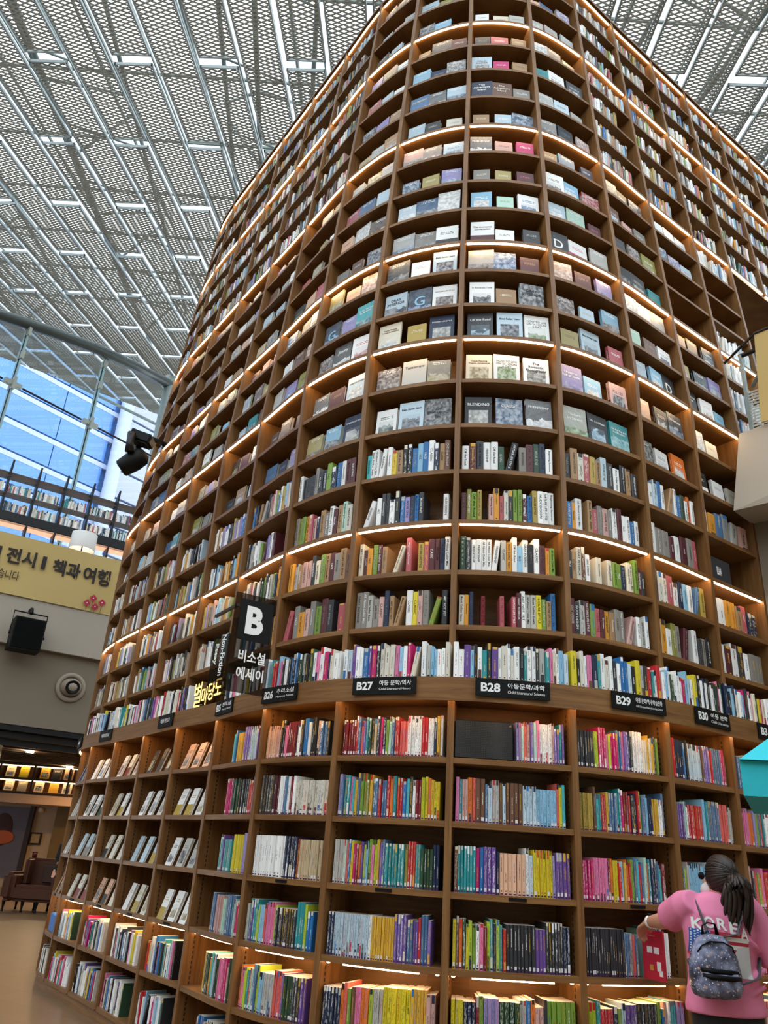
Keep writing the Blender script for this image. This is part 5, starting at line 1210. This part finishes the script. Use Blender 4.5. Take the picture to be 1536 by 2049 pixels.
# local frame: x to her right, y the way she faces (towards the shelves), z up
SHL, SHR = W(-0.165, 0.02, 1.335), W(0.175, -0.01, 1.315)
ELL, WRL = W(-0.215, 0.235, 1.245), W(-0.245, 0.43, 1.225)
ELR, WRR = W(0.315, -0.04, 1.03), W(0.37, 0.17, 1.17)
HC = W(0.045, 0.03, 1.485)
mb = MB()
mb.tube([W(0, 0.0, 0.80), W(0, 0.0, 0.88), W(0, 0, 1.0), W(0, 0.0, 1.12), W(0, 0, 1.24), W(0.005, 0, 1.33), W(0.01, 0.01, 1.37)], [(0.16, 0.115), (0.175, 0.125), (0.145, 0.11), (0.15, 0.115), (0.165, 0.115), (0.15, 0.085), (0.07, 0.06)], 20, up=(0, 1, 0))
mb.tube([W(0.01, 0.0, 1.33), W(0.03, 0.012, 1.40), W(0.04, 0.02, 1.45)], [0.062, 0.052, 0.054], 14)
mb.ell(HC, (0.073, 0.09, 0.108)); mb.ell(HC + Vector((-0.02, 0.035, -0.06)), (0.052, 0.058, 0.055))       # skull, jaw
fd = Vector((-0.55, 0.83, 0)).normalized(); fr_ = Vector((fd.y, -fd.x, 0))                                     # face turned to her left
mb.ell(HC + fd * 0.098 + Vector((0, 0, -0.02)), (0.012, 0.016, 0.02)); mb.ell(HC - fr_ * 0.074 + Vector((0, 0, -0.01)) - fd * 0.01, (0.014, 0.02, 0.03)); mb.ell(HC + fr_ * 0.074 + Vector((0, 0, -0.01)), (0.012, 0.018, 0.028))
mb.ell(HC + fd * 0.082 + Vector((0, 0, -0.062)), (0.022, 0.02, 0.01))
for sh, el, wr in ((SHL, ELL, WRL), (SHR, ELR, WRR)):
    mb.tube([sh, sh.lerp(el, 0.35), sh.lerp(el, 0.8), el, el.lerp(wr, 0.3), el.lerp(wr, 0.75), wr], [0.058, 0.056, 0.048, 0.045, 0.044, 0.034, 0.028], 14)
for sx in (-1, 1):
    mb.tube([W(0.085 * sx, 0, 0.86), W(0.09 * sx, 0.0, 0.66), W(0.095 * sx, 0.01, 0.46), W(0.1 * sx, 0.0, 0.28), W(0.1 * sx, -0.01, 0.09)], [0.098, 0.085, 0.06, 0.056, 0.036], 14)
    mb.tube([W(0.1 * sx, -0.05, 0.045), W(0.1 * sx, 0.03, 0.05), W(0.105 * sx, 0.14, 0.032), W(0.105 * sx, 0.18, 0.028)], [(0.035, 0.04), (0.04, 0.045), (0.042, 0.028), (0.025, 0.018)], 12)
# hands: palm, four fingers, thumb
def hand(mb, wr, pdir, curl, side, spread):
    """pdir: palm direction, curl: direction fingers bend to, side: from little finger to index"""
    pd, cu_, sd = Vector(pdir).normalized(), Vector(curl).normalized(), Vector(side).normalized()
    mb.tube([wr, wr + pd * 0.04, wr + pd * 0.085], [(0.026, 0.022), (0.036, 0.017), (0.036, 0.014)], 12, up=cu_)
    for i, ln in enumerate((0.062, 0.074, 0.078, 0.07)):
        b = wr + pd * 0.08 + sd * (-0.027 + 0.018 * i); p = [b - pd * 0.015, b, b + (pd * 0.75 + cu_ * 0.5 * spread) * ln * 0.5, b + (pd * 0.55 + cu_ * 1.0 * spread) * ln * 0.82, b + (pd * 0.3 + cu_ * 1.35 * spread) * ln]
        mb.tube(p, [0.0095, 0.0095, 0.009, 0.0082, 0.0065], 8)
    b = wr + pd * 0.03 + sd * 0.03
    mb.tube([b - sd * 0.012, b + sd * 0.012 + pd * 0.012, b + sd * 0.018 + pd * 0.035 + cu_ * 0.02, b + sd * 0.012 + pd * 0.05 + cu_ * 0.04], [0.013, 0.012, 0.0105, 0.008], 8)
hand(mb, WRL, (-0.12, 0.8, -0.35), (0.15, 0.25, -0.95), (0.9, 0.1, 0.1), 0.8)
hand(mb, WRR, (0.05, 0.75, 0.55), (-0.75, 0.6, -0.1), (-0.1, -0.5, 0.85), 0.85)
person = obj('person', remeshed(mb, 'person', 0.0065, 5), Mskin)
tag(person, 'person in pink T-shirt with dark ponytail reaching for a red book', 'person')
def kid(o): o.parent = person; return o
# trousers
mb = MB(); mb.tube([W(0, 0, 0.78), W(0, 0, 0.86), W(0, 0, 0.94)], [(0.175, 0.135), (0.19, 0.14), (0.165, 0.125)], 20, up=(0, 1, 0))
for sx in (-1, 1): mb.tube([W(0.085 * sx, 0, 0.88), W(0.09 * sx, 0.0, 0.66), W(0.095 * sx, 0.01, 0.46), W(0.1 * sx, 0.0, 0.28), W(0.1 * sx, -0.01, 0.10)], [0.106, 0.094, 0.07, 0.066, 0.06], 16)
kid(obj('trousers', remeshed(mb, 'trousers', 0.009, 5), Mpants))
for sx in (-1, 1):
    mb = MB(); mb.tube([W(0.1 * sx, -0.075, 0.045), W(0.1 * sx, 0.03, 0.05), W(0.105 * sx, 0.14, 0.038), W(0.105 * sx, 0.2, 0.03)], [(0.042, 0.045), (0.048, 0.05), (0.05, 0.036), (0.03, 0.026)], 14); kid(mb.build('shoe', M['white_ink'], None, True))
# T-shirt
mb = MB()
mb.tube([W(-0.005, 0.0, 0.835), W(-0.005, 0, 0.87), W(-0.005, 0.0, 0.98), W(-0.0, -0.0, 1.10), W(0.0, -0.005, 1.22), W(0.0, -0.005, 1.30), W(0.005, 0.0, 1.365), W(0.015, 0.005, 1.395)],
        [(0.212, 0.155), (0.21, 0.155), (0.185, 0.142), (0.185, 0.14), (0.198, 0.14), (0.195, 0.128), (0.145, 0.095), (0.078, 0.07)], 26, up=(0, 1, 0))
for sh, el, f0 in ((SHL, ELL, 0.75), (SHR, ELR, 0.78)):
    mb.tube([sh.lerp(el, -0.35), sh, sh.lerp(el, 0.4), sh.lerp(el, f0)], [0.06, 0.085, 0.083, 0.082], 18)
# folds
for (x0, z0, x1, z1) in ((-0.16, 0.93, -0.05, 0.90), (0.18, 0.98, 0.05, 0.93), (0.19, 1.06, 0.08, 1.0), (-0.17, 1.03, -0.1, 0.98), (0.17, 1.14, 0.1, 1.2)):
    a, b = W(x0, -0.09, z0), W(x1, -0.132, z1); mb.tube([a, a.lerp(b, 0.5) - Vector((0, 0.008, 0)), b], [0.014, 0.016, 0.008], 8)
tee_me = remeshed(mb, 't_shirt', 0.0075, 7); tee = kid(obj('t_shirt', tee_me, M['pink']))
bvh = BVHTree.FromPolygons([v.co.copy() for v in tee_me.vertices], [tuple(p.vertices) for p in tee_me.polygons])
def on_back(x, z, off=0.004):
    hit = bvh.ray_cast(W(x, -1.0, z), Vector((0, 1, 0)))
    return (hit[0] + hit[1] * off) if hit[0] else W(x, -0.14, z)
# printed flag: stars and stripes half, white half
def flag_col(u, v):
    if u + (1 - v) * 0.35 > 0.86 - (0.0) and v < 0.72 - (0.9 - u) * 0.25 and u > 0.5:
        if 0.62 < u < 0.74 and 0.56 < v < 0.66 and int(u * 60) % 3 == 0: return (0.02, 0.02, 0.02)
        return lin('d9d9dc')
    if u < 0.30 and v > 0.45:
        a, b = (u * 22) % 1 - 0.5, (v * 16 + (0.5 if int(u * 22) % 2 else 0)) % 1 - 0.5
        return lin('e8e8ee') if a * a + b * b < 0.06 else lin('2f5fb0')
    return lin('c8354a') if int(v * 11) % 2 == 0 else lin('ecebe8')
nu, nv = 70, 60; vs, fs, cs_ = [], [], []
for j in range(nv + 1):
    for i in range(nu + 1): vs.append(on_back(-0.185 + 0.285 * i / nu, 1.03 + 0.205 * j / nv - 0.02 * i / nu, 0.0035))
for j in range(nv):
    for i in range(nu): a = j * (nu + 1) + i; fs.append((a, a + 1, a + nu + 2, a + nu + 1)); cs_.append((*flag_col((i + .5) / nu, (j + .5) / nv), 1))
me = bpy.data.meshes.new('printed_flag'); me.from_pydata(vs, [], fs); at = me.attributes.new('c1', 'FLOAT_COLOR', 'FACE'); at.data.foreach_set('color', np.asarray(cs_, np.float32).ravel())
mt, nt, b = new_mat('shirt_print'); nt.links.new(nd(nt, 'ShaderNodeAttribute', attribute_name='c1').outputs['Color'], b.inputs['Base Color']); b.inputs['Roughness'].default_value = 0.7
pf = kid(obj('printed_flag', me, mt)); pf['label'] = 'flag print on the back of the pink shirt'
for ch, x, z in (('K', -0.150, 1.258), ('O', -0.098, 1.268), ('R', -0.038, 1.262), ('E', 0.022, 1.246), ('A', 0.078, 1.222)):
    me = fit_text(ch, 0.048, 0.056, 0.03, 0.0)
    bm_ = bmesh.new(); bm_.from_mesh(me); bmesh.ops.triangulate(bm_, faces=bm_.faces[:]); bm_.to_mesh(me); bm_.free()
    for v in me.vertices:
        p = on_back(x + v.co.x, z + v.co.y - v.co.x * 0.15, 0.006 if abs(v.co.z) < 1 else 0.006); v.co = p
    kid(obj('printed_letter', me, M['white_ink']))
# hair and ponytail
mb = MB(); mb.ell(HC + Vector((0.008, -0.014, 0.018)), (0.090, 0.102, 0.108), 20, 14); 
cap = remeshed(mb, 'hair', 0.007, 3)
bm_ = bmesh.new(); bm_.from_mesh(cap)
dl_ = [v for v in bm_.verts if (v.co - HC).dot(fd) > 0.045 and v.co.z < HC.z + 0.05 or v.co.z < HC.z - 0.062]
bmesh.ops.delete(bm_, geom=dl_, context='VERTS'); bm_.to_mesh(cap); bm_.free()
kid(obj('hair', cap, Mhair))
tie = W(0.085, -0.075, 1.515); hr = random.Random(3); mb = MB()
for q in range(46):
    a = hr.uniform(0, 6.28); r0 = hr.uniform(0, 0.022); L = hr.uniform(0.2, 0.31); sw_ = hr.uniform(-0.055, 0.06); ph = hr.uniform(0, 6.28); bk = hr.uniform(0.01, 0.06)
    pts = []
    for k2 in range(8):
        f = k2 / 7; fl_ = math.sin(min(1, f * 2.2) * math.pi / 2)
        pts.append(tie + Vector((math.cos(a) * r0 + sw_ * fl_ + 0.012 * math.sin(ph + f * 7) * f - 0.03 * f, -0.03 * fl_ + math.sin(a) * r0 - bk * fl_ + 0.03 * f, 0.012 * math.sin(f * 3) - L * f ** 1.15)))
    mb.tube(pts, [0.010, 0.013, 0.014, 0.014, 0.013, 0.011, 0.008, 0.002], 7)
kid(mb.build('ponytail', Mhair, None, True)); kid(MB().lathe(tie, [(0.024, -0.01), (0.03, 0), (0.024, 0.01)], 14, (0.3, -0.8, 0.2)).build('hair_tie', M['black'], None, True))
# combed strands from the hairline back to the tie
mb = MB(); hc = HC + Vector((0.008, -0.014, 0.018)); td = (tie - hc); td = Vector((td.x / 0.090, td.y / 0.102, td.z / 0.108)).normalized()
for q in range(90):
    an_ = 2 * math.pi * q / 90 + hr.uniform(-0.03, 0.03); s1_ = td.orthogonal().normalized(); s2_ = td.cross(s1_); ax = s1_ * math.cos(an_) + s2_ * math.sin(an_)
    tmax = hr.uniform(1.75, 1.95); pts = []
    for k2 in range(9):
        th = tmax * (1 - k2 / 8) + 0.1; d_ = td * math.cos(th) + ax * math.sin(th); p_ = hc + Vector((d_.x * 0.090, d_.y * 0.102, d_.z * 0.108)) * 1.0
        if (p_ - HC).dot(fd) > 0.055 and p_.z < HC.z + 0.055 or p_.z < HC.z - 0.075: continue
        pts.append(p_)
    if len(pts) > 3: mb.tube(pts, [0.003] + [hr.uniform(0.0045, 0.007)] * (len(pts) - 1), 6)
kid(mb.build('combed_hair', Mhair, None, True))
# loose strands at the nape
mb = MB()
for q in range(5): mb.tube([HC + Vector((-0.02 + 0.012 * q, -0.07, -0.05)), HC + Vector((-0.02 + 0.010 * q, -0.09, -0.10)), HC + Vector((-0.035 + 0.012 * q, -0.095, -0.15))], [0.007, 0.006, 0.002], 6)
kid(mb.build('loose_strands', Mhair, None, True))
# glasses and mask
gc = HC + fd * 0.088 + Vector((0, 0, 0.012)); mb = MB()
for sgn in (-1, 1): mb.tube([gc + fr_ * (0.034 * sgn), gc + fr_ * (0.034 * sgn) + fd * 0.006], [(0.026, 0.02), (0.026, 0.02)], 14)
mb.tube([gc - fr_ * 0.062, HC - fr_ * 0.08 + Vector((0, 0, 0.012))], 0.004, 6).tube([gc + fr_ * 0.062, HC + fr_ * 0.08 + Vector((0, 0, 0.012))], 0.004, 6); kid(mb.build('sunglasses', M['black'], None, True))
kid(MB().ell(HC + fd * 0.055 + Vector((0, 0, -0.058)), (0.062, 0.055, 0.046)).build('face_mask', plain('white_mask', 'dcdcda', 0.8), None, True))
# watch
wd_ = (WRL - ELL).normalized(); wp = ELL.lerp(WRL, 0.86); kid(MB().lathe(wp, [(0.033, -0.012), (0.036, -0.008), (0.036, 0.008), (0.033, 0.012)], 18, wd_).build('watch_strap', M['white_ink'], None, True))
kid(MB().lathe(wp + Vector((0, -0.004, 0.036)), [(0.018, 0), (0.018, 0.006), (0, 0.006)], 16, (0, -0.2, 1)).build('watch_face', M['black']))

# backpack
def galaxy():
    mt, nt, b = new_mat('galaxy_nylon'); tc = nd(nt, 'ShaderNodeTexCoord')
    n1 = nd(nt, 'ShaderNodeTexNoise'); n1.inputs['Scale'].default_value = 16; n1.inputs['Detail'].default_value = 5; nt.links.new(tc.outputs['Object'], n1.inputs['Vector'])
    vo = nd(nt, 'ShaderNodeTexVoronoi'); vo.inputs['Scale'].default_value = 70; nt.links.new(tc.outputs['Object'], vo.inputs['Vector'])
    v2 = nd(nt, 'ShaderNodeTexVoronoi'); v2.inputs['Scale'].default_value = 24; nt.links.new(tc.outputs['Object'], v2.inputs['Vector'])
    rp_ = nd(nt, 'ShaderNodeValToRGB'); e = rp_.color_ramp.elements; e[0].position = 0.35; e[0].color = (*lin('30323f'), 1); e[1].position = 0.68; e[1].color = (*lin('a3abcc'), 1); x = e.new(0.5); x.color = (*lin('686b86'), 1)
    nt.links.new(n1.outputs['Fac'], rp_.inputs[0])
    c = mixc(nt, mth(nt, 'LESS_THAN', vo.outputs['Distance'], 0.22), rp_.outputs[0], lin('d7dcea')); c = mixc(nt, mth(nt, 'LESS_THAN', v2.outputs['Distance'], 0.16), c, lin('c9a596'))
    nt.links.new(c, b.inputs['Base Color']); b.inputs['Roughness'].default_value = 0.3; return mt
Mg = galaxy(); Mst = plain('grey_webbing', '55575c', 0.7)
bp0 = W(-0.135, -0.155, 0); bag = thing('backpack', 'small galaxy-print nylon backpack worn on the back of the pink T-shirt', 'backpack', W(-0.06, -0.2, 0.93))
bcx = -0.125
def P(x, y, z): return W(bcx + x * 1.14, -0.15 + y, 0.925 + (z - 0.925) * 1.06)
rings = []
for z, hw, th in ((0.925, 0.075, 0.04), (0.935, 0.1, 0.055), (0.97, 0.115, 0.07), (1.03, 0.113, 0.075), (1.09, 0.105, 0.072), (1.14, 0.09, 0.062), (1.175, 0.07, 0.05), (1.195, 0.045, 0.032), (1.2, 0.02, 0.015)):
    rr_ = []
    for k2 in range(28):
        an_ = 2 * math.pi * k2 / 28; cxx, syy = math.cos(an_), math.sin(an_)
        rr_.append(P(hw * math.copysign(abs(cxx) ** 0.6, cxx) + (z - 0.925) * -0.0, -0.045 + th * math.copysign(abs(syy) ** 0.7, syy), z))
    rings.append(rr_)
part(MB().loft(rings).build('body', Mg, None, True), bag)
rings = []
for z, hw, th in ((0.935, 0.06, 0.02), (0.945, 0.085, 0.035), (0.975, 0.098, 0.042), (1.02, 0.095, 0.038), (1.036, 0.085, 0.025), (1.042, 0.06, 0.012)):
    rings.append([P(hw * math.copysign(abs(math.cos(2 * math.pi * k2 / 24)) ** 0.6, math.cos(2 * math.pi * k2 / 24)), -0.105 + th * math.sin(2 * math.pi * k2 / 24), z) for k2 in range(24)])
part(MB().loft(rings).build('front_pocket', Mg, None, True), bag)
for zz, dy in ((1.048, -0.128), (1.024, -0.146)): part(MB().tube([P(-0.082, dy + 0.025, zz), P(-0.04, dy, zz - 0.003), P(0.04, dy, zz - 0.006), P(0.085, dy + 0.025, zz - 0.008)], [(0.008, 0.012)] * 4, 8).build('zip', M['black'], None, True), bag)
part(MB().tube([P(-0.085, -0.085, 1.12), P(-0.07, -0.105, 1.15), P(-0.03, -0.102, 1.17), P(0.03, -0.102, 1.17), P(0.07, -0.105, 1.15), P(0.088, -0.085, 1.11)], 0.004, 6).build('zip', M['black'], None, True), bag)
part(MB().tube([P(-0.035, -0.03, 1.19), P(-0.035, -0.035, 1.235), P(-0.01, -0.035, 1.25), P(0.025, -0.035, 1.245), P(0.035, -0.03, 1.19)], [(0.012, 0.004)] * 5, 8).build('handle', M['black'], None, True), bag)
def strap(pts, w=0.016):
    return part(MB().tube(pts, [(0.004, w)] * len(pts), 8, up=(0, 1, 0)).build('strap', Mst, None, True), bag)
strap([P(-0.04, 0.0, 1.18), on_back(-0.115, 1.23, 0.012), on_back(-0.13, 1.30, 0.012), W(-0.135, -0.02, 1.385), W(-0.13, 0.06, 1.36)])
strap([P(0.04, 0.0, 1.18), on_back(0.03, 1.22, 0.012), on_back(0.07, 1.30, 0.012), W(0.1, -0.03, 1.385), W(0.1, 0.06, 1.36)])
strap([P(0.1, -0.02, 0.975), on_back(0.12, 1.02, 0.014), on_back(0.165, 1.09, 0.012), W(0.2, 0.0, 1.13)])
strap([P(-0.1, -0.02, 0.975), on_back(-0.16, 1.0, 0.012), W(-0.19, 0.0, 1.07)])

# red book drawn from the shelf
T, N = CK.T(1.6), CK.N(1.6); inner = Vector((1.775, 5.405, 0)); org = inner - N * 0.17; org.z = KZ['K4'] + BT + 0.002
rbk = thing('red_book', 'red hardback being pulled from the shelf by the person in pink', 'book', org)
hB, dB, wB = 0.265, 0.185, 0.014
Mred = plain('red_cover', 'c0273c', 0.4); zr = frame(org, T, N, Zv)
def rb_(name, c, s, mt): o = obj(name, MB().box(c, s).mesh(name), mt); o.matrix_world = zr; return part(o, rbk)
rb_('cover', (0.0012, dB / 2, hB / 2), (0.0024, dB, hB), Mred); rb_('cover', (wB - 0.0012, dB / 2, hB / 2), (0.0024, dB, hB), Mred); rb_('spine', (wB / 2, 0.0012, hB / 2), (wB - 0.005, 0.0024, hB), Mred)
rb_('pages', (wB / 2, dB / 2 + 0.002, hB / 2), (wB - 0.0052, dB - 0.008, hB - 0.008), plain('page_edges', 'e6dcc8', 0.8))
for (y, z, sy_, sz_) in ((0.12, 0.16, 0.045, 0.035), (0.06, 0.158, 0.045, 0.035), (0.045, 0.075, 0.035, 0.05), (0.03, 0.04, 0.03, 0.03)): rb_('printed_panel', (-0.0006, y, z), (0.001, sy_, sz_), M['white_ink'])
rb_('printed_emblem', (-0.0006, 0.11, 0.065), (0.001, 0.03, 0.03), plain('gold_print', 'c9973a', 0.5))
rb_('printed_title', (-0.0006, 0.09, 0.235), (0.001, 0.05, 0.005), plain('pink_print', 'd8808a', 0.5))

# takeaway cup in her other hand
cc = WRR + Vector((-0.015, 0.085, -0.02)); cup = thing('coffee_cup', 'white paper coffee cup with ribbed lid held at shoulder height', 'cup', cc)
Mcup = plain('white_paper', 'e8e6e2', 0.6)
part(MB().lathe(cc, [(0.029, 0), (0.031, 0.004), (0.043, 0.115), (0.041, 0.115)], 24).build('cup_body', Mcup, None, True), cup)
part(MB().lathe(cc, [(0.046, 0.111), (0.047, 0.118), (0.044, 0.122), (0.043, 0.134), (0.039, 0.138), (0.036, 0.134), (0.0, 0.134)], 24).build('lid', plain('white_plastic_lid', 'f0f0ee', 0.35), None, True), cup)

# second person beside the armchair, mostly hidden by the bookcase
q = at_y(118, 1720, 17.6); bx_, by_ = q.x + 0.2, 17.6
mb = MB()
def V2(x, y, z): return Vector((bx_ + x, by_ + y, z))
mb.tube([V2(0, 0, 0.82), V2(0, 0, 0.95), V2(0, 0, 1.1), V2(0, 0, 1.28), V2(0, 0, 1.4)], [(0.16, 0.12), (0.15, 0.11), (0.16, 0.12), (0.18, 0.12), (0.08, 0.07)], 18, up=(0, 1, 0))
mb.tube([V2(0, 0, 1.36), V2(0, 0, 1.5)], 0.055, 12).ell(V2(0, -0.01, 1.58), (0.075, 0.095, 0.115))
for sx in (-1, 1):
    mb.tube([V2(0.17 * sx, 0, 1.36), V2(0.22 * sx, 0.02, 1.1), V2(0.22 * sx, -0.08, 0.86)], [0.055, 0.045, 0.03], 12)
    mb.tube([V2(0.09 * sx, 0, 0.86), V2(0.09 * sx, 0.0, 0.46), V2(0.1 * sx, 0.0, 0.08)], [0.095, 0.062, 0.04], 12); mb.tube([V2(0.1 * sx, 0.06, 0.04), V2(0.1 * sx, -0.15, 0.035)], [0.045, 0.035], 10)
    hand(mb, V2(0.22 * sx, -0.08, 0.86), (0, -0.2, -1), (0, -1, -0.2), (-sx, 0, 0), 0.4)
p2_ = obj('person', remeshed(mb, 'person', 0.012, 5), Mskin); tag(p2_, 'person in a dark coat standing beside the brown armchair', 'person')
mb = MB(); mb.tube([V2(0, 0, 0.6), V2(0, 0, 0.8), V2(0, 0, 1.05), V2(0, 0, 1.3), V2(0, 0, 1.43)], [(0.21, 0.16), (0.2, 0.155), (0.18, 0.14), (0.2, 0.14), (0.1, 0.09)], 18, up=(0, 1, 0))
for sx in (-1, 1): mb.tube([V2(0.17 * sx, 0, 1.37), V2(0.23 * sx, 0.02, 1.1), V2(0.225 * sx, -0.07, 0.89)], [0.07, 0.06, 0.05], 12)
o = obj('coat', remeshed(mb, 'coat', 0.012, 5), plain('dark_navy_coat', '15171f', 0.8)); o.parent = p2_
mb = MB()
for sx in (-1, 1): mb.tube([V2(0.09 * sx, 0, 0.86), V2(0.09 * sx, 0.0, 0.46), V2(0.1 * sx, 0.0, 0.09)], [0.105, 0.075, 0.06], 12)
o = obj('trousers', remeshed(mb, 'trousers', 0.012, 4), Mpants); o.parent = p2_
for sx in (-1, 1):
    o = MB().tube([V2(0.1 * sx, 0.08, 0.045), V2(0.1 * sx, 0.0, 0.055), V2(0.1 * sx, -0.18, 0.04)], [0.052, 0.055, 0.042], 12).build('shoe', M['black'], None, True); o.parent = p2_
mb = MB().ell(V2(0, 0.015, 1.61), (0.085, 0.1, 0.105)); o = mb.build('hair', Mhair, None, True); o.parent = p2_
